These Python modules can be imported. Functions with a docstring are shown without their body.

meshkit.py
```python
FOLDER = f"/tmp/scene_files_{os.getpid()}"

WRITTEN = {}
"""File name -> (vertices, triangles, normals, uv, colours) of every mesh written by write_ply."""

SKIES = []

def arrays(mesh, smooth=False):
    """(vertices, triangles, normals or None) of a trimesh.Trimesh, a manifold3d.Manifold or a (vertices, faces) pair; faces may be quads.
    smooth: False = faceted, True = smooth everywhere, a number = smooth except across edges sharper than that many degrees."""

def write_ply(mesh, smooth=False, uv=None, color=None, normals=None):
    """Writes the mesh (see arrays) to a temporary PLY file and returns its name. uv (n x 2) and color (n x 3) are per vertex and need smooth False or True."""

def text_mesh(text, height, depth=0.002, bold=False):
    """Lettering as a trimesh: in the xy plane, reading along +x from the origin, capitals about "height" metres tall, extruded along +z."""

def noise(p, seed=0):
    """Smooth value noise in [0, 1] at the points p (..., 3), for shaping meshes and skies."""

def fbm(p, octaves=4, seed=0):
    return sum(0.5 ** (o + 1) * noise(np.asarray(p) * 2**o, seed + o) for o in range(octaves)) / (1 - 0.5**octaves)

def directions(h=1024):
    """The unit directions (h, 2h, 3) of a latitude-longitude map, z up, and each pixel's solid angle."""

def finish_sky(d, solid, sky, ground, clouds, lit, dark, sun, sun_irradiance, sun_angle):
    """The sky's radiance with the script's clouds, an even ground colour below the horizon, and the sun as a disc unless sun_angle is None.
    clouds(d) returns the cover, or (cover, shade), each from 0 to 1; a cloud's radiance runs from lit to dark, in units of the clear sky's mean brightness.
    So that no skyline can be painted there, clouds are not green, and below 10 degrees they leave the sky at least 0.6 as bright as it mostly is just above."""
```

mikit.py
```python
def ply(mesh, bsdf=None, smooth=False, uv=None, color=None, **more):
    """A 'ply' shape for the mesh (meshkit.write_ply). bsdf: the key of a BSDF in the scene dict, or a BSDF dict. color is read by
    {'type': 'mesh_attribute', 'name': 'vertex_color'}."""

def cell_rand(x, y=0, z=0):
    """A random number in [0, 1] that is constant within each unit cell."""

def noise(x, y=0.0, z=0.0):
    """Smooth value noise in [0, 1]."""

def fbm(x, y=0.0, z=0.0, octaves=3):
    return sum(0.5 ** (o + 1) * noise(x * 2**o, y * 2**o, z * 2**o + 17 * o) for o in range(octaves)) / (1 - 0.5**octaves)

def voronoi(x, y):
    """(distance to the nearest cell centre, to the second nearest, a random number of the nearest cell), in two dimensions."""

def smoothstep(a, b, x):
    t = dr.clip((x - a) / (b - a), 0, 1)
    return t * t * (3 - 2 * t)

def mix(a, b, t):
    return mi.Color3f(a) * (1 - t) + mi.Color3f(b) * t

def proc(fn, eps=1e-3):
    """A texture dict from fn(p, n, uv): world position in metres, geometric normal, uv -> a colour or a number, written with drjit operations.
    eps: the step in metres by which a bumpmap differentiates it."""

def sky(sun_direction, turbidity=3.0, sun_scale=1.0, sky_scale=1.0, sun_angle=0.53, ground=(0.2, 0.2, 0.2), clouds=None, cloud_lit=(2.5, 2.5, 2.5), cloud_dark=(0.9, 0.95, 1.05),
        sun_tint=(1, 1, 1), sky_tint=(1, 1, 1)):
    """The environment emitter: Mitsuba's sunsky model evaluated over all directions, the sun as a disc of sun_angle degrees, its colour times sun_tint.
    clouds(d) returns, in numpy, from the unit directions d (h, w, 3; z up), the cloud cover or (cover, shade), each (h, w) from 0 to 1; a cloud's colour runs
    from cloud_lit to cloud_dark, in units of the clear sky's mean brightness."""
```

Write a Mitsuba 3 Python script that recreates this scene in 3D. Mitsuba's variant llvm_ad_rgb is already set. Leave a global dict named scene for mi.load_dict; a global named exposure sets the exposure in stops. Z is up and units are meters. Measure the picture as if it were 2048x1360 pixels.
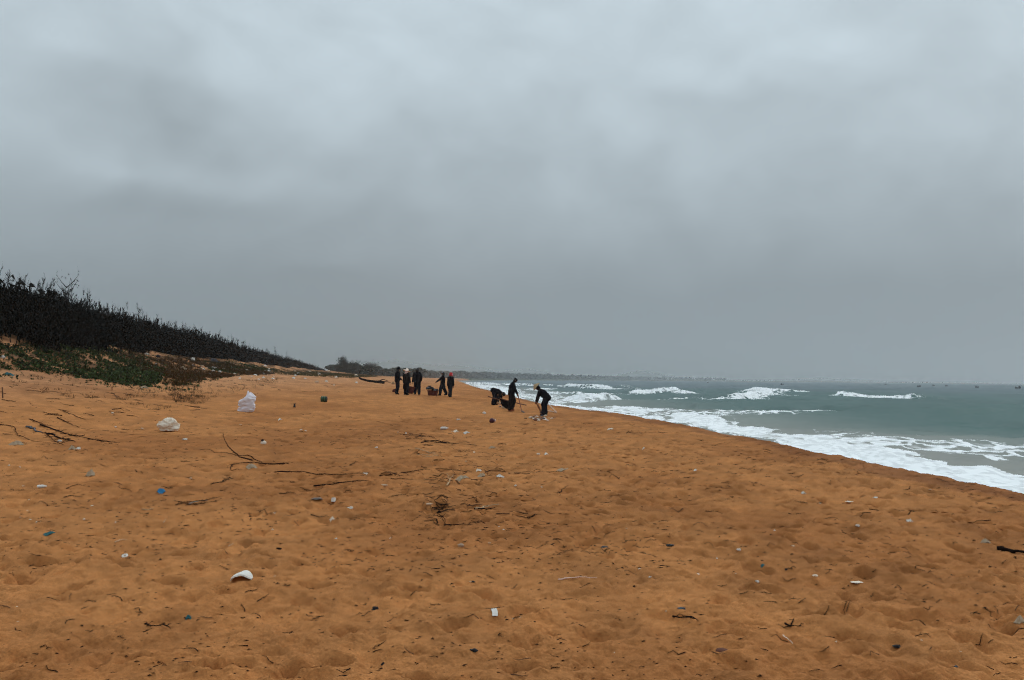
import math, numpy as np, trimesh, manifold3d as m3, shapely
import drjit as dr, mitsuba as mi, mikit, meshkit
from scipy.interpolate import PchipInterpolator
from scipy.ndimage import map_coordinates

T = mi.ScalarTransform4f
scene, labels = {}, {}
RNG = np.random.default_rng(11)

# ------------------------------------------------------------------ camera, sky, exposure
EYE = np.array([0.0, 0.0, 1.65])
FOV, PITCH, ROLL = 65.0, math.radians(2.76), math.radians(0.52)
FPX = 1024 / math.tan(math.radians(FOV / 2))
FWD = np.array([0, math.cos(PITCH), math.sin(PITCH)])
UP0 = np.array([0, -math.sin(PITCH), math.cos(PITCH)])
RIGHT = math.cos(ROLL) * np.array([1.0, 0, 0]) + math.sin(ROLL) * UP0
UP = -math.sin(ROLL) * np.array([1.0, 0, 0]) + math.cos(ROLL) * UP0
scene['camera'] = {'type': 'perspective', 'fov': FOV, 'fov_axis': 'x', 'near_clip': 0.1, 'far_clip': 30000.0,
                   'to_world': T().look_at(origin=EYE.tolist(), target=(EYE + FWD).tolist(), up=UP.tolist()),
                   'medium': {'type': 'ref', 'id': 'sea_air'}}
exposure = 1.3


def overcast(d):
    """An even rain-cloud deck: darkest at the horizon, brightening upward, with soft lumps in the cloud base."""
    z = np.clip(d[..., 2], 0, 1)
    deg = np.degrees(np.arcsin(z))
    b = np.interp(deg, [0, 2, 6, 12.5, 18, 26, 40, 90], [0.145, 0.17, 0.33, 0.50, 0.60, 0.70, 0.88, 1.2])
    q = np.stack([d[..., 0] * 2.6, d[..., 1] * 2.6, d[..., 2] * 3.8], -1)
    w = meshkit.fbm(q * 0.9 + 5.0, 4, 3)[..., None] * 1.1
    n1 = meshkit.fbm(q * 0.9 + w, 5, 7) - 0.5
    n2 = meshkit.fbm(q * np.array([2.2, 2.2, 1.7]) + w * 1.7 + 3, 5, 23) - 0.5
    amp = np.interp(deg, [0, 5, 14, 26, 90], [0.06, 0.18, 0.34, 0.30, 0.3])
    n3 = meshkit.fbm(q * np.array([6.0, 6.0, 5.0]) + w * 3 + 8, 5, 29) - 0.5
    m = 1 + amp * (0.5 * n1 + 0.75 * n2 + 0.60 * n3) * 1.5
    az = np.degrees(np.arctan2(d[..., 0], d[..., 1]))
    wa, wb = meshkit.fbm(q * 2.1 + 4, 4, 41) - 0.5, meshkit.fbm(q * 2.3 - 7, 4, 43) - 0.5
    for a0, e0, sa, se, k in ((-25.0, 17.0, 3.4, 1.5, -0.20), (-22.5, 15.6, 2.4, 1.2, -0.12), (-23.5, 11.0, 8, 1.5, -0.14), (-20, 13.6, 4, 0.8, 0.14), (-27.5, 13.9, 3, 0.7, 0.12), (-28, 18.9, 2.6, 0.7, 0.12),
                             (17.5, 17.9, 4.6, 1.4, -0.13), (12.5, 19.0, 3, 1.2, -0.09), (20.5, 20.8, 5, 0.8, 0.13), (-31, 24, 5, 1.6, -0.13), (-12, 9.5, 6, 2.0, 0.08), (-11.5, 6.4, 3.0, 0.8, -0.12), (27, 24, 5, 1.8, -0.09), (2.5, 15.5, 4.0, 1.6, -0.08), (6, 21.5, 4, 1.2, 0.06)):
        r = np.hypot((az - a0 + 9 * wa) / sa, (deg - e0 + 5 * wb) / se)
        m = m * (1 + 0.95 * k * np.exp(-r * r * 0.7))
    return np.ones_like(z), np.clip((1.25 - b * m) / (1.25 - 0.05), 0, 1)


K = 1 / 0.2327
scene['sky'] = mikit.sky((0.74, 0.46, 0.80), turbidity=3, sun_scale=0.22, sun_angle=30, sun_tint=(0.85, 1.0, 1.3), clouds=overcast, ground=(0.155, 0.175, 0.185),
                         cloud_lit=(1.07 * K, 1.255 * K, 1.37 * K), cloud_dark=(0.0428 * K, 0.0505 * K, 0.0550 * K))

# ------------------------------------------------------------------ names, labels, materials
COUNT = {}


def numbered(name):
    n = COUNT.get(name, -1) + 1
    COUNT[name] = n
    return name if n == 0 else f'{name}_{n:03d}'


def tag(key, label, cat, group=None, kind=None):
    labels[key] = {'label': label, 'category': cat}
    if group:
        labels[key]['group'] = group
    if kind:
        labels[key]['kind'] = kind
    return key


def put(key, mesh, bsdf, smooth=40, **k):
    scene[key] = mikit.ply(mesh, bsdf, smooth=smooth, **k)
    return key


def part(parent, name, mesh, bsdf, smooth=40):
    key, i = f'{parent}__{name}', 0
    while key in scene:
        i += 1
        key = f'{parent}__{name}_{i:03d}'
    return put(key, mesh, bsdf, smooth)


def mat(name, rgb, rough=0.7, spec=None, two=True, **k):
    spec = (0.0 if rough > .85 else 0.3) if spec is None else spec
    b = {'type': 'principled', 'base_color': {'type': 'rgb', 'value': list(rgb)}, 'roughness': rough, 'specular': spec, **k}
    scene['mat_' + name] = {'type': 'twosided', 'bsdf': b} if two else b


for n, c, r in (('black_cloth', (.006, .0065, .009), .95), ('navy_cloth', (.008, .010, .016), .95), ('brown_cloth', (.011, .009, .009), .95), ('skin', (.28, .15, .09), .6), ('hair', (.006, .005, .005), .6),
                ('cream', (.86, .72, .60), .8), ('scarf', (.70, .52, .47), .85), ('straw', (.34, .24, .13), .8), ('straw_dark', (.06, .035, .02), .8), ('red_cloth', (.50, .012, .02), .7), ('white_cloth', (.8, .78, .76), .8),
                ('orange_boot', (.24, .06, .02), .6), ('basket', (.085, .016, .009), .7), ('basket_rim', (.13, .035, .02), .7), ('black_plastic', (.008, .008, .010), .28), ('grey_gloss', (.16, .17, .20), .25),
                ('handle_red', (.12, .022, .014), .6), ('iron', (.02, .017, .018), .5), ('pale_pole', (.58, .43, .33), .7), ('dark_pole', (.10, .04, .02), .7), ('dark_wood', (.045, .020, .011), .9), ('black_wood', (.016, .010, .008), .9),
                ('mid_wood', (.13, .065, .035), .9), ('grey_wood', (.20, .17, .15), .9), ('pale_wood', (.52, .36, .24), .85), ('beige_wood', (.38, .25, .14), .85), ('white_plastic', (.68, .65, .59), .5),
                ('dull_white', (.56, .52, .47), .6), ('grey_film', (.36, .26, .165), .5), ('clear_film', (.42, .30, .21), .25), ('foam_white', (.72, .62, .50), .9), ('lilac_white', (.66, .62, .66), .6), ('blue', (.015, .16, .34), .4), ('teal', (.02, .10, .11), .6), ('green', (.035, .11, .035), .4),
                ('dark_green', (.012, .02, .014), .5), ('maroon', (.05, .004, .012), .4), ('brown', (.10, .028, .010), .6), ('slate', (.05, .06, .075), .5), ('bark', (.018, .012, .009), .9), ('boat', (.012, .012, .018), .6),
                ('boat_cabin', (.03, .03, .04), .6), ('pink_straw', (.68, .46, .37), .5), ('purple', (.05, .03, .05), .5), ('rust', (.16, .05, .02), .8)):
    mat(n, c, r)
for n, c in (('hillside', (.10, .13, .11)), ('needle', (.006, .0055, .004)), ('vine', (.021, .034, .006)), ('vine_light', (.075, .10, .035)), ('dry', (.060, .032, .012)), ('olive', (.050, .042, .012)), ('forest', (.010, .018, .011)), ('far_green', (.035, .055, .02))):
    mat(n, c, 1.0, 0.0 if n in ('needle', 'forest', 'dry') else .2)


# ------------------------------------------------------------------ the beach
KNOT_Y = [-60, 5, 16, 25, 36, 50, 75, 110, 165, 240, 400, 800, 1200, 1600, 2600, 3800, 4600, 7000]
KNOTS = [
    [(-30, 3.3), (-22, 1.6), (-14, .6), (-8, .12), (-3, 0), (4, 0), (10.4, -.12)],
    [(-30, 3.3), (-22, 1.6), (-14, .6), (-8, .12), (-3, 0), (4, -.02), (8.75, -.12)],
    [(-31, 3.4), (-22, 1.4), (-15, .5), (-10.2, .18), (-4, 0), (3, 0), (7.75, -.1)],
    [(-27.5, 3.6), (-22, 1.6), (-16.5, .62), (-10.7, .1), (-3, 0), (3, 0), (6.95, -.08)],
    [(-29.3, 3.8), (-24, 1.75), (-19, 1.0), (-14.2, .6), (-9, .25), (-2, .0), (5.5, .02)],
    [(-31.2, 4.0), (-26, 2.1), (-20, 1.3), (-14, .75), (-6.8, .59), (-1.4, .2), (1.9, .1)],
    [(-36, 4.1), (-27, 2.0), (-22, 1.45), (-15, 1.0), (-8, .7), (-4, .5), (-1.2, .3)],
    [(-41.5, 4.0), (-32, 2.2), (-26, 1.9), (-18, 1.37), (-12, 1.0), (-8, .7), (-5.2, .5)],
    [(-49, 3.8), (-40, 2.4), (-32, 2.0), (-24, 1.6), (-17, 1.3), (-13, 1.0), (-10.7, .8)],
    [(-57, 3.6), (-48, 2.5), (-40, 2.1), (-30, 1.8), (-23, 1.5), (-19, 1.2), (-17, 1.0)],
    [(-85, 3.2), (-70, 2.6), (-58, 2.2), (-47, 1.8), (-37, 1.6), (-32, 1.4), (-29.6, 1.2)],
    [(-160, 3), (-135, 2.6), (-110, 2.2), (-90, 1.9), (-70, 1.6), (-62, 1.45), (-58, 1.3)],
] + [[(c - 102, 3), (c - 77, 2.6), (c - 52, 2.2), (c - 32, 1.9), (c - 12, 1.6), (c - 4, 1.4), (c, 1.2)] for c in (-18, 75, 446, 1362, 2078, 4800)]
KN = np.array(KNOTS, float)
KX = [PchipInterpolator(KNOT_Y, KN[:, j, 0]) for j in range(7)]
KZ = [PchipInterpolator(KNOT_Y, KN[:, j, 1]) for j in range(7)]
SEA = -0.9


def crest_x(y):
    return KX[6](np.clip(y, -60, 7000))


def macro(x, y):
    x, y = np.asarray(x, float), np.asarray(y, float)
    yy = np.clip(y, -60, 7000)
    X, Z = np.stack([f(yy) for f in KX], -1), np.stack([f(yy) for f in KZ], -1)
    h = np.diff(X, axis=-1)
    s = np.diff(Z, axis=-1) / h
    m = np.empty_like(X)
    m[..., 1:-1] = (s[..., :-1] * h[..., 1:] + s[..., 1:] * h[..., :-1]) / (h[..., 1:] + h[..., :-1])
    m[..., 0], m[..., -1] = s[..., 0] * 0.4, s[..., -1]
    z = np.full(x.shape, np.nan)
    for j in range(6):
        t = (x - X[..., j]) / h[..., j]
        on = (t >= 0) & (t <= 1)
        tt = np.clip(t, 0, 1)
        v = (Z[..., j] * (2 * tt**3 - 3 * tt**2 + 1) + Z[..., j + 1] * (3 * tt**2 - 2 * tt**3) + h[..., j] * (m[..., j] * (tt**3 - 2 * tt**2 + tt) + m[..., j + 1] * (tt**3 - tt**2)))
        z = np.where(on, v, z)
    left = x < X[..., 0]
    z = np.where(left, Z[..., 0] + np.clip(X[..., 0] - x, 0, 6) * 0.06, z)
    dx = x - X[..., 6]
    face = Z[..., 6] + m[..., 6] * 0.4 * np.clip(dx, 0, 1.5) - 0.34 * np.clip(dx, 0, None) ** 2 / (np.clip(dx, 0, None) + 0.7)
    return np.where(dx > 0, np.maximum(face, -4.0 + 0 * dx), z)


# trodden sand: hollows and their pushed-up rims, laid in a height map of 2 cm cells over the near beach
HX0, HY0, HC = -21.0, 1.5, 0.025
HM = np.zeros((int(47 / HC), int(33 / HC)))
r_ = np.random.default_rng(5)


def dent(cx, cy, a, b, ang, depth, rim):
    R = 2.2 * max(a, b)
    j0, j1, i0, i1 = int((cx - R - HX0) / HC), int((cx + R - HX0) / HC) + 1, int((cy - R - HY0) / HC), int((cy + R - HY0) / HC) + 1
    if j0 < 0 or i0 < 0 or j1 >= HM.shape[1] or i1 >= HM.shape[0]:
        return
    gy, gx = np.mgrid[i0:i1, j0:j1]
    dx, dy = gx * HC + HX0 - cx, gy * HC + HY0 - cy
    c, s = math.cos(ang), math.sin(ang)
    u, v = (dx * c + dy * s) / a, (-dx * s + dy * c) / b
    r = np.sqrt(u * u + v * v)
    HM[i0:i1, j0:j1] += -depth / (1 + np.exp((r - 0.75) * 11)) + rim * np.exp(-((r - 1.12) / 0.26) ** 2)


for _ in range(5200):
    cy = 2.0 + 40 * r_.random() ** 1.25
    cx = -17 + 29 * r_.random()
    if cx < -0.72 * cy - 3 or cx > 0.72 * cy + 3:
        continue
    big = r_.random()
    a = 0.07 + 0.11 * big * r_.random() + 0.04 * r_.random()
    dent(cx, cy, a, a * r_.uniform(0.45, 0.95), r_.uniform(0, math.pi), r_.uniform(0.010, 0.034) * (a / 0.14), r_.uniform(0.004, 0.012))
for _ in range(26000):
    cy = 2.2 + 15 * r_.random() ** 1.3
    cx = r_.uniform(-.75, .75) * (cy + 2.5)
    a = r_.uniform(.022, .060)
    dent(cx, cy, a * 1.3, a * r_.uniform(.4, .9), r_.normal(0, .6), r_.uniform(.10, .34) * a, r_.uniform(.02, .12) * a)
for _ in range(1500):  # single prints, crisper towards the smooth slope above the surf
    cy = r_.uniform(9, 32)
    dent(r_.uniform(-.3, .62) * cy, cy, r_.uniform(.09, .17), r_.uniform(.05, .09), r_.normal(0, .9), r_.uniform(.03, .075), r_.uniform(.004, .012))
for _ in range(330):  # tracks: runs of deeper footprints
    cx, cy, an = r_.uniform(-9, 8), 2 + 34 * r_.random() ** 1.2, r_.choice([0.0, 1.4, 1.7, 1.57, 3.0]) + r_.normal(0, 0.4)
    for k in range(r_.integers(3, 9)):
        side = 0.10 * (1 if k % 2 else -1)
        dent(cx + math.cos(an) * k * 0.62 - math.sin(an) * side + r_.normal(0, .04), cy + math.sin(an) * k * 0.62 + math.cos(an) * side + r_.normal(0, .04), 0.165, 0.085, an + r_.normal(0, .15), r_.uniform(.04, .075), r_.uniform(.008, .018))


def meso(x, y):
    x, y = np.asarray(x, float), np.asarray(y, float)
    d = map_coordinates(HM, [((y - HY0) / HC).ravel(), ((x - HX0) / HC).ravel()], order=1, mode='constant').reshape(x.shape)
    rr = np.hypot(x, y)
    fade = np.clip(1.2 - rr / 160, 0, 1)
    p = np.stack([x, y, x * 0], -1)
    lump = (meshkit.fbm(p * 0.45, 3, 2) - 0.5) * 0.12 + (meshkit.fbm(p * 1.7 + 9, 3, 4) - 0.5) * 0.10
    small = ((meshkit.fbm(p * 6.5 + 3, 4, 8) - 0.5) * 0.075 - np.abs(meshkit.fbm(p * 3.7 + 7, 3, 9) - .5) * 0.14) * np.clip(1.3 - rr / 45, 0, 1)
    dune = np.clip((macro(x, y) - 1.2) / 1.5, 0, 1)
    big = (meshkit.fbm(p * 0.23 + 31, 4, 12) - 0.45) * 1.1 * dune * np.clip(1.5 - rr / 300, 0, 1)
    return (lump + small) * fade * np.clip((crest_x(y) + 3.5 - x) / 3.5, 0.12, 1) + d + big


def ground(x, y):
    return macro(x, y) + meso(x, y)


def ray(px, py):
    v = FWD + (px - 1024) / FPX * RIGHT - (py - 680) / FPX * UP
    return v / v[1]


STEPS = np.concatenate([np.arange(2, 30, 0.06), np.geomspace(30, 900, 1500)])


def hit(px, py):
    """The point of the beach seen at a pixel of the 2048 x 1360 photograph."""
    v = ray(px, py)
    P = EYE + STEPS[:, None] * v
    k = np.nonzero(P[:, 2] < macro(P[:, 0], P[:, 1]))[0]
    k = k[0] if len(k) else int(np.searchsorted(STEPS, 70))
    t = STEPS[max(0, k - 70):k + 71]
    P = EYE + t[:, None] * v
    f = P[:, 2] - ground(P[:, 0], P[:, 1])
    below = np.nonzero(f < 0)[0]
    b = below[0] if len(below) else int(np.argmin(f))
    p = EYE + t[b] * v
    return np.array([p[0], p[1], float(ground(p[0], p[1]))])


def at(px, depth):
    x = ray(px, 760)[0] * depth
    return np.array([x, depth, float(ground(x, depth))])


def polar_grid(ang, rad):
    A, R = np.meshgrid(ang, rad)
    x, y = R * np.sin(A), R * np.cos(A)
    n, m = A.shape
    i, j = np.meshgrid(np.arange(n - 1), np.arange(m - 1), indexing='ij')
    q = np.stack([i * m + j, i * m + j + 1, (i + 1) * m + j + 1, (i + 1) * m + j], -1).reshape(-1, 4)
    return x.ravel(), y.ravel(), q


def bx_noise(p, s):
    return mikit.fbm(p.x * s, p.y * s, p.z * s * 0.3, 3)


CREST_FIT = np.polyfit(np.linspace(3, 110, 80) / 100, crest_x(np.linspace(3, 110, 80)), 8)


def sand_colour(p, n, uv):
    damp = mikit.smoothstep(0.42, 0.66, mikit.fbm(p.x * 0.33 + 7, p.y * 0.22, 0.5, 4))
    fine = mikit.fbm(p.x * 2.6, p.y * 2.6, 2.0, 3)
    grain = mikit.noise(p.x * 160, p.y * 160, p.z * 160)
    c = mikit.mix((0.385, 0.155, 0.049), (0.272, 0.100, 0.029), damp * 0.75)
    c = c * (0.72 + 0.56 * fine) * (0.80 + 0.40 * grain)
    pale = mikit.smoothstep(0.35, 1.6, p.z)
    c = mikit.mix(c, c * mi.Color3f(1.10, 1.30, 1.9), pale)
    wet = mikit.smoothstep(-0.28, -0.62, p.z + 0.12 * (mikit.noise(p.x * 0.7, p.y * 0.7) - 0.5))
    c = mikit.mix(c, mi.Color3f(0.20, 0.12, 0.075), wet)
    cr = mi.Float(0)
    for k in CREST_FIT:
        cr = cr * (dr.clip(p.y, 3, 110) / 100) + float(k)
    lap = p.x - cr + 1.3 * (mikit.fbm(p.x * 0.25, p.y * 0.32, 9.0, 3) - 0.5)
    c = mikit.mix(c, c * mi.Color3f(0.74, 0.72, 0.80), mikit.smoothstep(-0.8, -0.3, lap) * mikit.smoothstep(120, 100, p.y))
    # rotted needles and weed lying in drifts on the dune
    weed = mikit.smoothstep(1.5, 2.3, p.z) * mikit.smoothstep(0.44, 0.56, mikit.fbm(p.x * 0.8, p.y * 0.5, 4.0, 4))
    return mikit.mix(c, mi.Color3f(0.075, 0.04, 0.018), weed * 0.8)


def sand_bump(p, n, uv):
    return 0.55 * mikit.fbm(uv.x * 13, uv.y * 13, 0.0, 4) - 0.5 * dr.abs(mikit.fbm(uv.x * 7, uv.y * 9, 6.0, 3) - 0.5) + 0.16 * mikit.noise(uv.x * 85, uv.y * 85, 3.0)


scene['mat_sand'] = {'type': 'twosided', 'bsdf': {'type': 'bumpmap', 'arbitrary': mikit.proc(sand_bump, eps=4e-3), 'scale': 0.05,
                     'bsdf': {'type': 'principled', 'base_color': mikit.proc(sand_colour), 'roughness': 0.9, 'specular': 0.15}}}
rad = [0.4]
while rad[-1] < 6900:
    d = rad[-1]
    rad.append(d + max(0.014, d * (0.0034 if d < 45 else 0.006 if d < 80 else 0.012 if d < 400 else 0.035)) if d > 2.4 else d + 0.25)
ang = np.radians(np.concatenate([np.linspace(-180, -39, 34)[:-1], np.linspace(-39, 39, 600), np.linspace(39, 180, 34)[1:]]))
gx, gy, gq = polar_grid(ang, np.array(rad))
gz = ground(gx, gy)
qc = gq[:, 0]
inland = (gx[qc] < KX[0](np.clip(gy[qc], -60, 7000)) - 9) | ((gy[qc] > 900) & (gx[qc] < crest_x(gy[qc]) + 60))
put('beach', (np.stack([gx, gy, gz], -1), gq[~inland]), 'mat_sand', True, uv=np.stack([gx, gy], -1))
mat('heath', (.035, .042, .022), .95)
put('heath', (np.stack([gx, gy, gz], -1), gq[inland]), 'mat_heath', True)
tag('heath', 'dark scrubby flat land behind the dune thicket', 'heath', kind='structure')
tag('beach', 'orange sand beach trodden full of footprints, rising to a dune on the left', 'beach', kind='structure')


# ------------------------------------------------------------------ the sea
def sea_pt(px, py):
    v = ray(px, py)
    t = (SEA - EYE[2]) / v[2]
    return np.array([EYE[0] + t * v[0], t * v[1]])


srad = [8.5]
while srad[-1] < 6950:
    d = srad[-1]
    srad.append(d + (d * 0.0085 if d < 70 else 0.75 if d < 260 else d * 0.006 if d < 420 else d * 0.035))
sang = np.radians(np.concatenate([np.linspace(-8, 33.6, 480), np.linspace(33.8, 120, 50)]))
sx, sy, sq = polar_grid(sang, np.array(srad))
off = sx - crest_x(sy)          # metres seaward of the berm crest
sr = np.hypot(sx, sy)
p3 = np.stack([sx, sy, sx * 0], -1)
wd = np.array([0.40, 0.917])
ph = sx * wd[0] + sy * wd[1]
wob = (meshkit.fbm(p3 * 0.012, 3, 71) - 0.5) * 60
deep = np.clip((off - 4) / 25, 0, 1) * np.clip(1.15 - sr / 2500, 0, 1)
env = 0.35 + 1.3 * np.clip(meshkit.fbm(p3 * np.array([0.02, 0.03, 1]) + 3, 3, 72) - 0.25, 0, 1)
sw = np.sin((ph + wob) * 2 * math.pi / 26)
sz = SEA + 0.66 * deep * env * np.clip(1.35 - sr / 380, .2, 1) * (sw + 0.35 * sw * sw) + 0.10 * deep * np.sin((sx * 0.62 + sy * 0.78 + wob * 0.6) * 2 * math.pi / 11.5)
chop = np.clip(1.2 - sr / 170, 0, 1)
sz += (meshkit.fbm(p3 * np.array([0.5, 0.9, 1]), 3, 73) - 0.5) * 0.30 * chop * np.clip((off - 1.5) / 6, 0.15, 1) + (meshkit.fbm(p3 * 2.2, 2, 74) - 0.5) * 0.10 * np.clip(1.2 - sr / 60, 0, 1)
foam = np.zeros_like(sx)

# breakers: base line from A to B (pixels of the photograph), crest height in pixels, foam cover of the face
BREAKERS = [((1112, 774), (1262, 783), 6, 1, 3), ((1158, 803), (1232, 802), 12, 1, 5), ((1252, 788), (1366, 788), 7, 1, 5), ((1346, 794), (1450, 792), 8, 1, 6), ((1462, 804), (1560, 793), 8, 1, 5),
            ((1480, 790), (1680, 793), 6, 1, 5), ((1670, 802), (1812, 801), 10, 1, 7), ((1434, 799), (1482, 801), 4, 0, 2), ((1560, 801), (1690, 805), 4, 0, 2), ((1796, 802), (1890, 804), 4, 0, 2), ((1530, 807), (1670, 806), 6, .3, 2), ((925, 768), (1000, 770), 4, 1, 4), ((1030, 772), (1075, 774), 4, .9, 3), ((1078, 773), (1112, 773), 5, .9, 2),
            ((1086, 787), (1168, 790), 5, .95, 4), ((1280, 791), (1350, 792), 4, .4, 3), ((960, 776), (1040, 783), 4, 1, 4), ((1240, 779), (1282, 782), 6, .5, 2), ((1800, 802), (1930, 803), 5, 0, 2), ((1930, 812), (2080, 815), 3, 0, 2), ((1690, 832), (1850, 834), 4, 0, 2),
            ((1330, 800), (1420, 801), 5, .15, 2), ((1480, 818), (1600, 820), 6, 0, 2), ((1840, 839), (2080, 842), 4, 0, 2), ((1380, 812), (1470, 813), 5, 0, 2), ((1640, 818), (1760, 818), 5, 0, 2)]
for k, (A, B, hp, cov, apron) in enumerate(BREAKERS):
    a, b = sea_pt(*A), sea_pt(*B)
    L = np.linalg.norm(b - a)
    u = (b - a) / L
    nrm = np.array([u[1], -u[0]])
    if nrm[1] > 0:
        nrm = -nrm                                   # towards the beach
    dist = (np.linalg.norm(a) + np.linalg.norm(b)) / 2
    H = hp / FPX * dist * (1 if cov > .25 else 1.7)
    warp = (meshkit.fbm(p3 * 0.22, 3, 80 + k) - 0.5)
    s = ((sx - a[0]) * u[0] + (sy - a[1]) * u[1]) / L
    w = (sx - a[0]) * nrm[0] + (sy - a[1]) * nrm[1] + warp * (1.5 + 0.06 * L)
    ends = np.clip(s / 0.16, 0, 1) * np.clip((1 - s) / 0.16, 0, 1)
    ends = ends * ends * (3 - 2 * ends)
    prof = np.where(w < 0, np.exp(-(w / (2.2 + 1.6 * H)) ** 2), np.exp(-(w / (0.5 + 0.5 * H if cov > .25 else 1.5 + .4 * H)) ** 2))
    lump = 1 + 0.28 * (meshkit.fbm(p3 * 0.9, 3, 120 + k) - 0.5) * cov
    sz += H * prof * ends * lump
    f = np.where(w < 0, np.exp(-(w / (0.5 + 0.9 * H)) ** 2), np.clip(1.15 - w / (apron * 0.9 * max(H, .5) + 0.6), 0, 1))
    fe = np.clip(s / 0.05 + warp * 2, 0, 1) * np.clip((1 - s) / 0.05 + warp * 2, 0, 1)
    foam = np.maximum(foam, cov * f * fe * (0.82 + 0.5 * (meshkit.fbm(p3 * 0.35, 2, 160 + k) - 0.4)))

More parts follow.
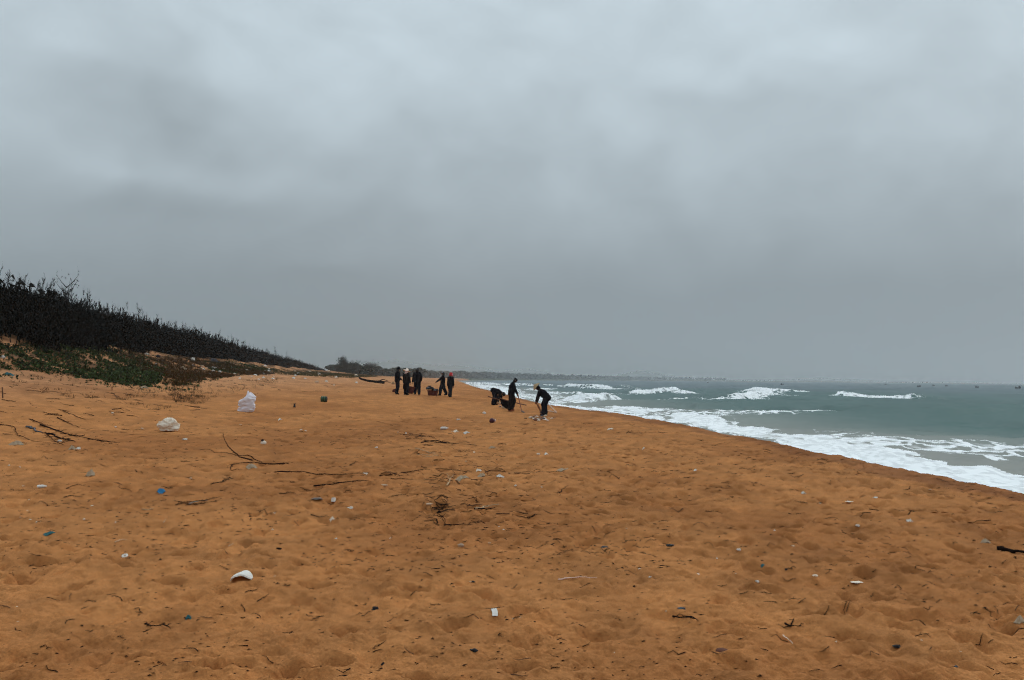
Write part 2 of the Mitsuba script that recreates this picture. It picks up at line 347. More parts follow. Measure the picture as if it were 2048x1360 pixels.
# spent foam on the surface: outlines on the water and how closely they are covered
PATCHES = [(.97, [(1500, 872), (1560, 886), (1640, 888), (1800, 903), (1880, 925), (1960, 940), (2100, 962), (2200, 980), (2200, 1100), (2100, 1010), (1900, 975), (1700, 925), (1560, 893)]),
           (1.0, [(1466, 804), (1505, 803), (1534, 799), (1553, 792), (1545, 788), (1500, 787), (1488, 791), (1506, 794), (1480, 800)]), (.95, [(1163, 802), (1225, 804), (1234, 797), (1215, 790), (1190, 788), (1170, 793)]),
           (1.0, [(1560, 880), (1700, 888), (1840, 930), (2100, 975), (2300, 1010), (2300, 1130), (2040, 1000), (1700, 930), (1540, 905)]),
           (.80, [(1440, 855), (1500, 850), (1600, 868), (1780, 880), (1860, 892), (1800, 905), (1640, 895), (1500, 880)]),
           (.62, [(1800, 888), (1900, 884), (2060, 890), (2300, 900), (2300, 935), (2060, 925), (1940, 918), (1830, 905)]),
           (.48, [(1660, 862), (1760, 868), (1830, 880), (1740, 885), (1620, 880)]),
           (.40, [(1600, 858), (1700, 858), (1760, 862), (1920, 868), (1700, 870)]),
           (.95, [(1330, 828), (1400, 832), (1480, 846), (1530, 858), (1560, 872), (1500, 876), (1400, 852), (1320, 842)]),
           (.60, [(1330, 822), (1430, 826), (1560, 826), (1640, 830), (1630, 833), (1500, 836), (1400, 838), (1320, 836)]),
           (.90, [(1500, 829), (1634, 829), (1640, 832), (1520, 833)]), (.85, [(1390, 819), (1432, 820), (1430, 823), (1392, 822)]), (.8, [(1150, 818), (1300, 820), (1350, 826), (1300, 836), (1210, 826), (1140, 819)]),
           (.98, [(1215, 812), (1260, 810), (1290, 816), (1280, 825), (1230, 824)]), (.72, [(1285, 813), (1350, 817), (1390, 826), (1330, 830), (1280, 824)]),
           (.97, [(920, 768), (960, 782), (1010, 792), (1100, 812), (1180, 824), (1290, 841), (1340, 846), (1340, 841), (1280, 834), (1180, 816), (1100, 806), (1010, 787), (960, 777)]),
           (.78, [(925, 766), (1010, 772), (1060, 790), (1100, 800), (1130, 812), (1080, 806), (1000, 788), (940, 774)]), (.66, [(1040, 786), (1120, 792), (1200, 798), (1190, 804), (1100, 803), (1040, 796)]),
           (.8, [(1100, 800), (1190, 801), (1190, 805), (1110, 805)]), (.8, [(1050, 778), (1110, 779), (1110, 782), (1050, 781)]), (.9, [(1300, 798), (1350, 798), (1352, 800), (1300, 800)]),
           (.85, [(1250, 791), (1290, 791), (1290, 793), (1250, 793)]), (.85, [(1390, 799), (1480, 801), (1480, 803), (1390, 801)]), (.85, [(1565, 799), (1600, 799), (1600, 801), (1565, 801)]), (.8, [(1600, 828), (1640, 829), (1640, 832), (1600, 832)]),
           (.8, [(940, 764), (1000, 766), (1000, 768), (940, 767)]), (.7, [(1000, 765), (1060, 768), (1060, 770), (1000, 768)]), (.8, [(1180, 789), (1240, 791), (1240, 793), (1180, 791)])]
wx = sx + (meshkit.fbm(p3 * 0.3, 4, 91) - 0.5) * np.minimum(3.0, sr * 0.05)
wy = sy + (meshkit.fbm(p3 * 0.3 + 50, 4, 92) - 0.5) * np.minimum(12.0, sr * 0.10)
puff = np.zeros_like(sx)
for dens, poly in PATCHES:
    P = shapely.Polygon([sea_pt(*q) for q in poly]).buffer(0)
    shapely.prepare(P)
    x0, y0, x1, y1 = P.bounds
    near = np.nonzero((sx > x0 - 4) & (sx < x1 + 4) & (sy > y0 - 14) & (sy < y1 + 14))[0]
    inn = sum(shapely.contains_xy(P, wx[near] + dx * sr[near] * .012, wy[near] + dy * sr[near] * .02).astype(float) for dx, dy in ((0, 0), (1, 0), (-1, 0), (0, 1), (0, -1))) / 5
    foam[near] = np.maximum(foam[near], dens * inn)
    if dens > .9:
        puff[near] = np.maximum(puff[near], inn)
edge = np.clip(1 - np.abs(off - 2.2) / 1.4, 0, 1)
foam = np.maximum(foam, edge * 0.93)
sz += puff * np.clip(off / 5, 0, 1) * (meshkit.fbm(p3 * 1.1, 3, 95) - 0.35) * 0.30
murk = np.clip(1.15 - off / 26, 0, 1)


def foam_weight(p, n, uv):
    lace = mikit.fbm(p.x * 1.5 + 3, p.y * 1.1, 0.3, 4)
    a, b, c = mikit.voronoi(p.x * 0.9 + 1.2 * lace, p.y * 0.55 + 1.2 * lace)
    cell = 1 - mikit.smoothstep(0.02, 0.30, b - a)
    v = uv.x * 1.30 - 0.70 + 0.95 * (lace - 0.5) + 0.50 * (cell - 0.35)
    return mikit.smoothstep(-0.06, 0.24, v) * mikit.smoothstep(0.03, 0.2, uv.x) * 0.97


def water_colour(p, n, uv):
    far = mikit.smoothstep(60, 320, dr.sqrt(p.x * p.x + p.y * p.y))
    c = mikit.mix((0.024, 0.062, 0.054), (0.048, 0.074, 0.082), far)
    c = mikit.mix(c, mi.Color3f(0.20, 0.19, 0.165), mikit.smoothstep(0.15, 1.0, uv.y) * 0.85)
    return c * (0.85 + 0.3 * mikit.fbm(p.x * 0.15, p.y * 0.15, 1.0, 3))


def water_body(p, n, uv):
    return water_colour(p, n, uv) * 1.9


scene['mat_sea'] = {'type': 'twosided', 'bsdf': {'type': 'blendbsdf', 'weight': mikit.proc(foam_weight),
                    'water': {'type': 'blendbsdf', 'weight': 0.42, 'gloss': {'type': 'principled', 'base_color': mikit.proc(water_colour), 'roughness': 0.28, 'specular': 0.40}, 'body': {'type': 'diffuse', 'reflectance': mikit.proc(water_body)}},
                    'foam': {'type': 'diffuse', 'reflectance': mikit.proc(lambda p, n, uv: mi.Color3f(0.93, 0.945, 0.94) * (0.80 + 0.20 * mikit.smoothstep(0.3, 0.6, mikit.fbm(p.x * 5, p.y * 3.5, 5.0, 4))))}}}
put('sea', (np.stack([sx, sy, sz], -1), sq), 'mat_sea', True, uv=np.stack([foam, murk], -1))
tag('sea', 'grey green sea with white breakers and foam washing up the sand', 'sea', kind='structure')

# ------------------------------------------------------------------ the far coast
def ridge(key, pts, D, depth, label, seed):
    """Hilly land: its skyline in pixels of the photograph at D metres."""
    xs = np.linspace(pts[0][0], pts[-1][0], 90)
    tops = np.interp(xs, [p[0] for p in pts], [p[1] for p in pts])
    V = []
    for r in np.linspace(-1, 1, 17):
        for px, py in zip(xs, tops):
            v = ray(px, py)
            x, y, h = v[0] * D, D + r * depth, EYE[2] + v[2] * D
            n = meshkit.fbm(np.array([x * .004, y * .004, seed]), 4, seed)
            V.append((x * y / D, y, -3 + (h + 3) * max(0, 1 - abs(r)) ** 0.8 * (0.82 + 0.36 * n)))
    n, m = 17, 90
    i, j = np.meshgrid(np.arange(n - 1), np.arange(m - 1), indexing='ij')
    q = np.stack([i * m + j, i * m + j + 1, (i + 1) * m + j + 1, (i + 1) * m + j], -1).reshape(-1, 4)
    put(key, (np.array(V), q), 'mat_hillside', True)
    tag(key, label, 'hill', kind='structure')


ridge('hill', [(1150, 760), (1190, 752), (1230, 751), (1262, 744), (1285, 741), (1310, 746), (1345, 753), (1400, 757), (1470, 760), (1560, 760), (1640, 756), (1700, 760), (1800, 765)], 5000, 350, 'wooded headland hill fading in the haze across the bay', 3)
ridge('hill_001', [(640, 752), (690, 738), (735, 726), (790, 719), (830, 725), (880, 731), (930, 733), (1000, 742), (1060, 738), (1110, 748), (1180, 760)], 6700, 300, 'pale long mountain ridge fading in haze behind the beach', 5)


def leaf_cloud(rng, n, centre, spread, size, long=1.0):
    c = centre + rng.normal(0, 1, (n, 3)) * spread
    a, b = rng.normal(0, 1, (n, 3)), rng.normal(0, 1, (n, 3))
    a /= np.linalg.norm(a, axis=1, keepdims=True)
    b -= a * (a * b).sum(1, keepdims=True)
    b /= np.linalg.norm(b, axis=1, keepdims=True)
    s = size * rng.uniform(.6, 1.3, (n, 1))
    V = np.stack([c - a * s * long - b * s * .4, c + a * s * long, c + b * s * .6], 1).reshape(-1, 3)
    return V, np.arange(3 * n).reshape(-1, 3)


def join(parts):
    V, F, o = [], [], 0
    for v, f in parts:
        V.append(v)
        F.append(np.asarray(f) + o)
        o += len(v)
    return np.vstack(V), np.vstack(F)


def tube(points, r0, r1=None, sides=5, rings=None):
    p = np.asarray(points, float)
    n = len(p)
    rr = np.linspace(r0, r0 if r1 is None else r1, n) if rings is None else np.asarray(rings, float)
    t = np.gradient(p, axis=0)
    t /= np.linalg.norm(t, axis=1, keepdims=True) + 1e-12
    a = np.cross(t, np.where(np.abs(t[:, 2:]) < .9, [0, 0, 1.0], [1.0, 0, 0]))
    a /= np.linalg.norm(a, axis=1, keepdims=True) + 1e-12
    b, an = np.cross(t, a), np.arange(sides) * 2 * np.pi / sides
    v = (p[:, None] + rr[:, None, None] * (np.cos(an)[None, :, None] * a[:, None] + np.sin(an)[None, :, None] * b[:, None])).reshape(-1, 3)
    i, j = np.meshgrid(np.arange(n - 1), np.arange(sides), indexing='ij')
    q = np.stack([i * sides + j, i * sides + (j + 1) % sides, (i + 1) * sides + (j + 1) % sides, (i + 1) * sides + j], -1).reshape(-1, 4)
    f = np.vstack([q[:, [0, 1, 2]], q[:, [0, 2, 3]]])
    v = np.vstack([v, p[:1], p[-1:]])
    k, e = np.arange(sides), (n - 1) * sides
    return v, np.vstack([f, np.stack([k * 0 + n * sides, (k + 1) % sides, k], 1), np.stack([k * 0 + n * sides + 1, e + k, e + (k + 1) % sides], 1)])


def copies(key, protos, places, bsdf):
    """Many alike pieces of one mass: instances of a few prototypes."""
    for i, m in enumerate(protos):
        scene[f'{key}_kind_{"abcd"[i]}'] = {'type': 'shapegroup', 'clump': mikit.ply(m, bsdf, smooth=False)}
    for i, (k, x, y, z, sc, szz, rot) in enumerate(places):
        scene[f'{key}__{i + 1:03d}'] = {'type': 'instance', 'to_world': T().translate([x, y, z]).rotate([0, 0, 1], rot).scale([sc, sc, szz]), 'g': {'type': 'ref', 'id': f'{key}_kind_{"abcd"[k]}'}}


def far_tree_mesh(seed):
    g = np.random.default_rng(seed)
    parts = [tube([(0, 0, -.1), (.02, .01, .3), (0, .03, .75)], .03, .01, 4)]
    for _ in range(8):
        c = np.array([g.normal(0, .25), g.normal(0, .25), g.uniform(.18, .80)])
        m = trimesh.creation.icosphere(2)
        v = m.vertices
        parts.append((c + v * np.array([.24, .24, .19]) * (1 + .9 * (meshkit.fbm(v * 2.3 + seed * 5 + c * 9, 3, seed) - .5))[:, None], m.faces))
        parts.append(leaf_cloud(g, 14, c, np.array([.15, .15, .12]), .06))
    return join(parts)


g = np.random.default_rng(21)
places = []
for y in np.concatenate([np.geomspace(255, 900, 330), np.geomspace(900, 3300, 320)]):
    cx = float(crest_x(y))
    slope = float(crest_x(y + 5) - crest_x(y - 5)) / 10
    inland = g.uniform(18, 90) if y < 900 else g.uniform(2, 60) if g.random() < .6 else g.uniform(25, 160)
    if y < 420:
        inland = g.uniform(38 if y > 290 else 43, 70)
    x = cx - inland * math.hypot(1, slope)
    if x / y < -0.2215 and y < 700:
        continue
    h = np.interp(y, [255, 300, 400, 500, 800, 1200, 5000], [2.0, 3.6, 5.0, 5.6, 7.5, 10, 12]) * g.uniform(.75, 1.2)
    places.append((int(g.integers(3)), x, y, float(macro(x, y)) - .2, h * g.uniform(.9, 1.7), h, g.uniform(0, 360)))
copies('far_forest', [far_tree_mesh(s) for s in (1, 2, 3)], places, 'mat_forest')
tag('far_forest', 'hazy dark belt of trees running along the far curve of the beach', 'forest', kind='stuff')


# ------------------------------------------------------------------ dune thicket and saplings
def sapling(rng, h, lean, stems, needle, dense):
    """(wood, needles): upright whippy stems with short ascending side shoots."""
    wood, green = [], []
    for s in range(stems):
        b = np.array([rng.normal(0, .05 * stems), rng.normal(0, .05 * stems), -.1])
        top = b + np.array([rng.normal(0, lean), rng.normal(0, lean), h * rng.uniform(.6, 1.0)])
        mid = (b + top) / 2 + np.append(rng.normal(0, .08 * h, 2), 0)
        t = np.linspace(0, 1, 6)[:, None]
        line = (1 - t) ** 2 * b + 2 * t * (1 - t) * mid + t * t * top
        wood.append(tube(line, .012 * h, .002 * h, 4))
        for k in range(dense):
            u = rng.uniform(.12, 1) ** .8
            q = (1 - u) ** 2 * b + 2 * u * (1 - u) * mid + u * u * top
            a = rng.uniform(0, 6.28)
            L = h * rng.uniform(.08, .22) * (1.15 - .75 * u)
            e = q + L * np.array([math.cos(a) * .55, math.sin(a) * .55, rng.uniform(.5, 1.1)])
            w = needle * rng.uniform(.6, 1.3) * (1.2 - .7 * u)
            d = np.cross(e - q, rng.normal(0, 1, 3))
            d *= w / (np.linalg.norm(d) + 1e-9)
            green.append((np.array([q - d, q + d * .2, e, (q + e) / 2 + d]), np.array([[0, 1, 2], [0, 2, 3]])))
    return join(wood), join(green)


protos = []
for s in range(4):
    w, n = sapling(np.random.default_rng(40 + s), 1.0, .10, 11, .030, 62)
    v, f = n
    k = np.random.default_rng(60 + s)
    low = leaf_cloud(k, 520, np.array([0, 0, .32]), np.array([.27, .27, .20]), .075, 1.5)
    w2, n2_ = sapling(np.random.default_rng(80 + s), 1.30, .16, 6, .022, 24)
    protos.append(join([w, n, low, w2, n2_]))
g = np.random.default_rng(33)
places = []
y = 4.0
while y < 250:
    xb = float(KX[0](y))
    H = float(np.interp(y, [0, 30, 48, 58, 68, 105, 140, 175, 205, 232, 250], [3.8, 4.1, 4.2, 3.95, 3.8, 4.0, 3.2, 2.7, 2.2, 1.3, .5]))
    for row in range(7):
        x = xb + 1.0 - row * 1.5 - g.uniform(0, 1.2) + (1.5 if g.random() < .12 and row == 0 else 0)
        yy = y + g.uniform(-.7, .7)
        h = H * g.uniform(.80, 1.03) * (.9 if row == 0 else 1)
        places.append((int(g.integers(4)), x, yy, float(ground(x, yy)) - .1, h * g.uniform(.5, .75), h, g.uniform(0, 360)))
    y += 1.15 if y < 90 else 1.7
copies('dune_thicket', protos, places, 'mat_needle')
tag('dune_thicket', 'black dense thicket of young pines along the dune top', 'thicket', kind='stuff')

SAPLINGS = [(14, 527, 52, 5, 'leafless thin sapling at the left picture edge above the black thicket'), (62, 541, 53, 4, 'spindly double sapling just right of the leftmost one above the thicket'), (128, 545, 62, 9, 'bare branching young tree standing highest out of the black thicket'),
            (274, 597, 84, 3, 'narrow leaning sapling alone above the middle of the thicket'), (166, 600, 66, 3, 'short sapling between the bare branching tree and the leaning sapling'), (216, 600, 70, 2, 'very thin whip of a sapling left of the lone leaning sapling'),
            (442, 660, 122, 2, 'small sapling on the thicket skyline above the white bag on the dune'), (533, 682, 158, 3, 'small dark sapling left of the taller pair on the low end of thicket'), (551, 677, 168, 3, 'taller small sapling near the low end of thicket'), (575, 690, 182, 2, 'last stub sapling before the thicket runs out')]
for k, (px, py, d, n, text) in enumerate(SAPLINGS):
    g = np.random.default_rng(300 + k)
    x = ray(px, 750)[0] * d
    xb = float(KX[0](d))
    p = np.array([x, d, float(ground(x, d))])
    h = EYE[2] + ray(px, py)[2] * d - p[2]
    t = numbered('sapling')
    w, n_ = sapling(g, h, .05 * h, max(1, n // 3), .05, 14 + 9 * n)
    if px == 128:
        w, n_ = sapling(g, h * .97, .10 * h, 3, .06, 40)
        for _ in range(9):
            u, a = g.uniform(.45, .8), g.uniform(0, 6.28)
            b = np.array([0, 0, h * u])
            e = b + h * .24 * np.array([math.cos(a) * .7, math.sin(a) * .7, .9])
            w = join([w, tube([b, (b + e) / 2 + [0, 0, -.08], e], .035, .008, 4)])
            n_ = join([n_, leaf_cloud(g, 7, e - [0, 0, .2], np.array([.18, .18, .3]), .10)])
    part(t, 'trunk', (w[0] + p, w[1]), 'mat_bark', False)
    part(t, 'crown', (n_[0] + p, n_[1]), 'mat_needle', False)
    tag(t, text, 'sapling', 'saplings above the thicket')

for k, (px, py, d, wpx, text) in enumerate([(688, 714, 275, 24, 'dark ragged tree standing first beyond the end of the thicket'), (712, 722, 285, 34, 'second round tree beyond the end of the thicket'), (738, 723, 300, 40, 'third low spreading tree beyond the thicket, nearest the standing people')]):
    g = np.random.default_rng(500 + k)
    p = at(px, d)
    h = EYE[2] + ray(px, py)[2] * d - p[2]
    t = numbered('coast_tree')
    R = wpx / FPX * d / 2
    part(t, 'trunk', join([tube([p + [0, 0, -.3], p + [.1, 0, h * .4], p + [.05, .1, h * .8]], .22, .05, 6)] + [tube([p + [.1, 0, h * .35], p + np.array([math.cos(a) * R * .6, math.sin(a) * R * .6, h * .7])], .1, .03, 5) for a in (0.4, 2.2, 3.9, 5.3)]), 'mat_bark', 40)
    part(t, 'crown', join([leaf_cloud(g, 46, p + np.array([g.normal(0, R * .42), g.normal(0, R * .42), h * g.uniform(.12, .86)]), np.array([R * .2, R * .2, h * .09]), .26) for _ in range(30)] + [leaf_cloud(g, 8, p + np.array([g.normal(0, R * .4), 0, h * .93]), np.array([.2, .2, .5]), .2) for _ in range(5)]), 'mat_forest', False)
    tag(t, text, 'tree', 'trees beyond the thicket')


# ------------------------------------------------------------------ plants that creep over the dune
def area(px_poly):
    return shapely.Polygon([hit(*q)[:2] for q in px_poly]).buffer(0)


def sample(P, n, rng):
    x0, y0, x1, y1 = P.bounds
    out = np.empty((0, 2))
    while len(out) < n:
        c = rng.uniform([x0, y0], [x1, y1], (n * 3, 2))
        out = np.vstack([out, c[shapely.contains_xy(P, c[:, 0], c[:, 1])]])
    return out[:n]


def leaves(pts, rng, size, height, tilt=.6, clump=0.0):
    keep = meshkit.fbm(np.column_stack([pts * 1.1, pts[:, 0] * 0]), 3, 55) > clump
    pts = pts[keep]
    z = ground(pts[:, 0], pts[:, 1])
    c = np.column_stack([pts, z + height * rng.random(len(pts)) ** 1.5 * (0.3 + 1.4 * meshkit.fbm(np.column_stack([pts * .9, pts[:, 0] * 0]), 3, 56)) + .015])
    a = rng.uniform(0, 6.28, len(pts))
    u = np.stack([np.cos(a), np.sin(a), rng.normal(0, tilt, len(pts))], 1)
    w = np.stack([-np.sin(a), np.cos(a), rng.normal(0, tilt, len(pts))], 1)
    s = (size * rng.uniform(.6, 1.4, len(pts)))[:, None]
    V = np.stack([c - u * s, c - w * s * .75, c + u * s, c + w * s * .75], 1).reshape(-1, 3)
    return V, np.arange(len(V)).reshape(-1, 4)


def blades(pts, rng, h, w, n):
    z = ground(pts[:, 0], pts[:, 1])
    b = np.repeat(np.column_stack([pts, z]), n, 0)
    m = len(b)
    b = b + np.column_stack([rng.normal(0, .06, (m, 2)), np.zeros(m)])
    a = rng.uniform(0, 6.28, m)
    L = h * rng.uniform(.5, 1.3, m)
    tip = b + np.stack([np.cos(a) * L * .55, np.sin(a) * L * .55, L], 1)
    s = np.stack([-np.sin(a), np.cos(a), a * 0], 1) * w
    return np.stack([b - s, b + s, tip], 1).reshape(-1, 3), np.arange(3 * m).reshape(-1, 3)


g = np.random.default_rng(71)
vine_area = area([(-120, 700), (0, 690), (60, 684), (200, 691), (255, 706), (300, 722), (330, 742), (322, 764), (300, 776), (255, 772), (200, 762), (140, 752), (70, 744), (0, 741), (-120, 735)])
put('ground_vine', join([(v, np.vstack([f[:, :3], f[:, [0, 2, 3]]])) for v, f in [leaves(sample(vine_area, 20000, g), g, .062, .16, .7, .36), leaves(sample(vine_area.buffer(2.2), 7500, g), g, .055, .10, .6, .52), leaves(sample(area([(235, 702), (330, 714), (450, 722), (520, 735), (480, 752), (400, 768), (345, 780), (300, 778), (270, 725)]), 4200, g), g, .055, .12, .7, .53)]]), 'mat_vine', False)
tag('ground_vine', 'dark green creeping beach vine covering the dune foot at left', 'vine', kind='stuff')
put('vine_flower', join([(v, np.vstack([f[:, :3], f[:, [0, 2, 3]]])) for v, f in [leaves(sample(vine_area, 420, g), g, .045, .3)]]), 'mat_vine_light', False)
tag('vine_flower', 'pale young leaves scattered over the dark green creeping vine', 'leaves', kind='stuff')
p2 = area([(400, 728), (450, 724), (500, 729), (560, 738), (480, 748), (430, 744)])
put('green_grass', join([blades(sample(p2, 2600, g), g, .22, .016, 5)]), 'mat_vine', False)
tag('green_grass', 'green grass patch on the dune right of the white bag', 'grass', kind='stuff')
p3_ = area([(560, 738), (640, 744), (760, 753), (700, 757), (600, 752), (520, 746), (480, 736)])
put('olive_grass', join([blades(sample(p3_, 3400, g), g, .28, .02, 5)]), 'mat_olive', False)
tag('olive_grass', 'olive grass strip along the low far dune towards the driftwood log', 'grass', kind='stuff')
p4 = area([(235, 702), (330, 714), (450, 722), (640, 738), (640, 748), (480, 752), (400, 766), (345, 776), (300, 760), (270, 725)])
pp = sample(p4, 5200, g)
pp = pp[meshkit.fbm(np.column_stack([pp * np.array([.55, .3]), pp[:, 0] * 0]), 3, 58) > .47]
put('dry_scrub', join([blades(pp, g, .30, .015, 7)]), 'mat_dry', False)
tag('dry_scrub', 'brown dried scrub littering the dune below the black thicket', 'scrub', kind='stuff')
sp = np.vstack([sample(area([(0, 744), (140, 756), (250, 776), (330, 780), (420, 770), (560, 755), (560, 764), (430, 800), (330, 820), (200, 800), (0, 780)]), 520, g), sample(area([(330, 770), (390, 770), (420, 800), (380, 815), (340, 812)]), 200, g)])
sp = sp[meshkit.fbm(np.column_stack([sp * .8, sp[:, 0] * 0]), 3, 59) > .50]
put('weed_tufts', join([blades(sp, g, .13, .008, 6)]), 'mat_dry', False)
tag('weed_tufts', 'thin brown weeds dotted over the bare sand below the green vine', 'weeds', kind='stuff')


# ------------------------------------------------------------------ people
def ball(p, r):
    return m3.Manifold.sphere(r, 14).translate(tuple(map(float, p)))


def bone(*pr):
    return m3.Manifold.batch_hull([ball(p, r) for p, r in pr])


def limb(*pr):
    return m3.Manifold.batch_boolean([bone(pr[i], pr[i + 1]) for i in range(len(pr) - 1)], m3.OpType.Add)


def union(ms):
    return m3.Manifold.batch_boolean(list(ms), m3.OpType.Add)


def soft(m, edge, n=8):
    q = m.refine_to_length(edge).to_mesh()
    t = trimesh.Trimesh(q.vert_properties[:, :3], q.tri_verts, process=True)
    trimesh.smoothing.filter_taubin(t, iterations=n)
    return t


def ik(a, b, l1, l2, pole):
    a, b = np.asarray(a, float), np.asarray(b, float)
    d = b - a
    L = np.linalg.norm(d)
    u = d / L
    L = min(L, .998 * (l1 + l2))
    c = (l1 * l1 + L * L - l2 * l2) / (2 * l1 * L)
    q = np.asarray(pole, float)
    q = q - u * (q @ u)
    q /= np.linalg.norm(q)
    return a + u * l1 * c + q * l1 * math.sqrt(max(0, 1 - c * c)), a + u * L


def hand(w, d, palm, thumb):
    """Five fingers, curled a little; w wrist, d along the hand, palm = the way the palm faces, thumb = the thumb's side."""
    d, palm, thumb = (np.asarray(v, float) / np.linalg.norm(v) for v in (d, palm, thumb))
    ms = [bone((w, .022), (w + d * .05 + thumb * .022, .017), (w + d * .05 - thumb * .025, .016), (w + d * .085 + thumb * .026, .013), (w + d * .085 - thumb * .028, .012))]
    for k, L in zip((.028, .010, -.009, -.027), (.070, .078, .072, .056)):
        b = w + d * .085 + thumb * k
        m_ = b + d * L * .5 + palm * L * .12
        ms.append(limb((b, .0100), (m_, .0090), (m_ + d * L * .25 + palm * L * .38, .0080)))
    b = w + d * .03 + thumb * .024
    ms.append(limb((b, .012), (b + d * .025 + thumb * .026, .0105), (b + d * .055 + thumb * .024 + palm * .022, .009)))
    return ms


def person(label, foot, yaw, H=1.62, lean=6, hip=None, feet=((0, .10), (0, -.10)), hands=None, head=(0, 0), shirt='mat_black_cloth', legs='mat_navy_cloth', shoes='mat_black_cloth', skirt=0, wide=1.0, fore=0.0, legw=1.0, elbow=(-.8, .5, -.25), group=None):
    """A figure in its own frame: x ahead, y to its left, z up; foot = the ground point below it. Returns (key, to-world function, head centre, head axes, hand points)."""
    t = numbered('person')
    c, s = math.cos(math.radians(yaw)), math.sin(math.radians(yaw))
    hipz = (hip or .538) * H
    P0 = np.array([-fore, 0, hipz])
    th = math.radians(lean)
    up = np.array([math.sin(th), 0, math.cos(th)])
    ah = np.array([math.cos(th), 0, -math.sin(th)])
    L = np.array([0, 1.0, 0])
    chest, neck = P0 + up * .17 * H + ah * .0, P0 + up * .30 * H
    hp, hy = math.radians(head[0]), math.radians(head[1])
    hu = np.array([math.sin(th * .75 + hp), 0, math.cos(th * .75 + hp)])
    hf = np.array([math.cos(th * .75 + hp), 0, -math.sin(th * .75 + hp)])
    hf = hf * math.cos(hy) + L * math.sin(hy)
    hl = np.cross(hu, hf)
    hc = neck + hu * .088 * H + hf * .012
    sh = [neck - up * .035 * H + L * sd * .108 * H for sd in (1, -1)]
    hj = [P0 + L * sd * .055 * H for sd in (1, -1)]
    ground0 = float(ground(foot[0], foot[1]))

    def W(p):
        p = np.asarray(p, float)
        return np.stack([foot[0] + p[..., 0] * c - p[..., 1] * s, foot[1] + p[..., 0] * s + p[..., 1] * c, ground0 + p[..., 2]], -1)

    skin, coat, trous, out = [], [], [], []
    skin.append(limb((neck - up * .03 * H, .058), (hc - hu * .03, .050)))
    skull = m3.Manifold.sphere(1.0, 20).scale((.088, .074, .108))
    M = np.eye(4)[:3]
    M[:, :3] = np.stack([hf, hl, hu], 1)
    M[:, 3] = hc
    skull = skull.transform(M)
    skin += [skull, bone((hc + hf * .045 - hu * .055, .044), (hc + hf * .055 - hu * .085, .026), (hc - hu * .03, .06)), bone((hc + hf * .088 + hu * .012, .010), (hc + hf * .100 - hu * .018, .014)),
             bone((hc + hl * .074 + hu * .01, .018), (hc + hl * .076 - hu * .02, .014)), bone((hc - hl * .074 + hu * .01, .018), (hc - hl * .076 - hu * .02, .014)),
             bone((hc + hf * .082 - hu * .046 + hl * .02, .007), (hc + hf * .082 - hu * .046 - hl * .02, .007)), bone((hc + hf * .080 + hu * .028 + hl * .045, .010), (hc + hf * .080 + hu * .028 - hl * .045, .010))]
    skin.append(bone((P0 + L * .06, .095), (P0 - L * .06, .095), (chest + L * .06, .10), (chest - L * .06, .10)))
    skin.append(bone((chest + L * .07, .10), (chest - L * .07, .10), (sh[0], .05), (sh[1], .05)))
    coat += [bone((P0 + L * .075 - up * .05, .128 * wide), (P0 - L * .075 - up * .05, .128 * wide), (chest + L * .07, .134 * wide), (chest - L * .07, .134 * wide)),
             bone((chest + L * .075, .134 * wide), (chest - L * .075, .134 * wide), (sh[0] - L * .005, .080), (sh[1] + L * .005, .080), (neck - up * .02, .068))]
    trous.append(bone((P0 + L * .06, .104), (P0 - L * .06, .104), (P0 + L * .06 - up * .06, .10), (P0 - L * .06 - up * .06, .10)))
    hand_ms, hp_out = [], []
    for k in (0, 1):
        sd = 1 if k == 0 else -1
        f = np.asarray(feet[k], float)
        gz = float(ground(*W(np.array([f[0], f[1], 0]))[:2])) - ground0
        ank = np.array([f[0] - .03, f[1], gz + .085 + (f[2] if len(f) > 2 else 0)])
        kn, ank = ik(hj[k], ank, .247 * H, .245 * H, [1, .1 * sd, 0])
        skin.append(limb((hj[k], .082), (kn, .054), (ank, .036)))
        trous.append(limb((hj[k], .122 * (legw * .5 + .5)), (kn, .102 * legw), (ank + [0, 0, .05], .088 * legw)))
        toe = np.array([.13, .025 * sd, -.045])
        shoe = bone((ank + [-.045, 0, -.045], .036), (ank + [.02, 0, -.02], .044), (ank + toe, .032))
        skin.append(bone((ank + [-.03, 0, -.04], .030), (ank, .034), (ank + toe * .92, .024)))
        out.append(shoe)
        hd = np.asarray(hands[k] if hands else (.03, .30 * sd * .9 + 0, .40 * H), float)
        el, wr = ik(sh[k], hd, .172 * H, .155 * H, [elbow[0], elbow[1] * sd, elbow[2]])
        skin.append(limb((sh[k], .050), (el, .040), (wr, .028)))
        coat.append(limb((sh[k], .086), (el, .074), (wr - (wr - el) / np.linalg.norm(wr - el) * .02, .056)))
        dirn = (wr - el) / np.linalg.norm(wr - el)
        palm = np.array([0.15, -sd, 0]) - dirn * (np.array([0.15, -sd, 0]) @ dirn)
        hand_ms += hand(wr, dirn, palm, np.cross(palm, dirn) * (-sd) + np.array([.4, 0, 0]))
        hp_out.append(W(wr + dirn * .095))
    body = soft(union(skin), .035, 6)
    try:
        body_m = union([m3.Manifold(m3.Mesh(np.asarray(body.vertices, np.float32), np.asarray(body.faces, np.uint32)))] + hand_ms)
        q = body_m.to_mesh()
        body = trimesh.Trimesh(q.vert_properties[:, :3], q.tri_verts) if body_m.num_tri() > 500 else trimesh.util.concatenate([body, trimesh.Trimesh(*meshkit.arrays(union(hand_ms))[:2])])
    except Exception:
        body = trimesh.util.concatenate([body, trimesh.Trimesh(*meshkit.arrays(union(hand_ms))[:2])])

    def wput(name, mesh, bsdf, smooth=50):
        v, f_, _ = meshkit.arrays(mesh)
        return part(t, name, (W(v), f_), bsdf, smooth)

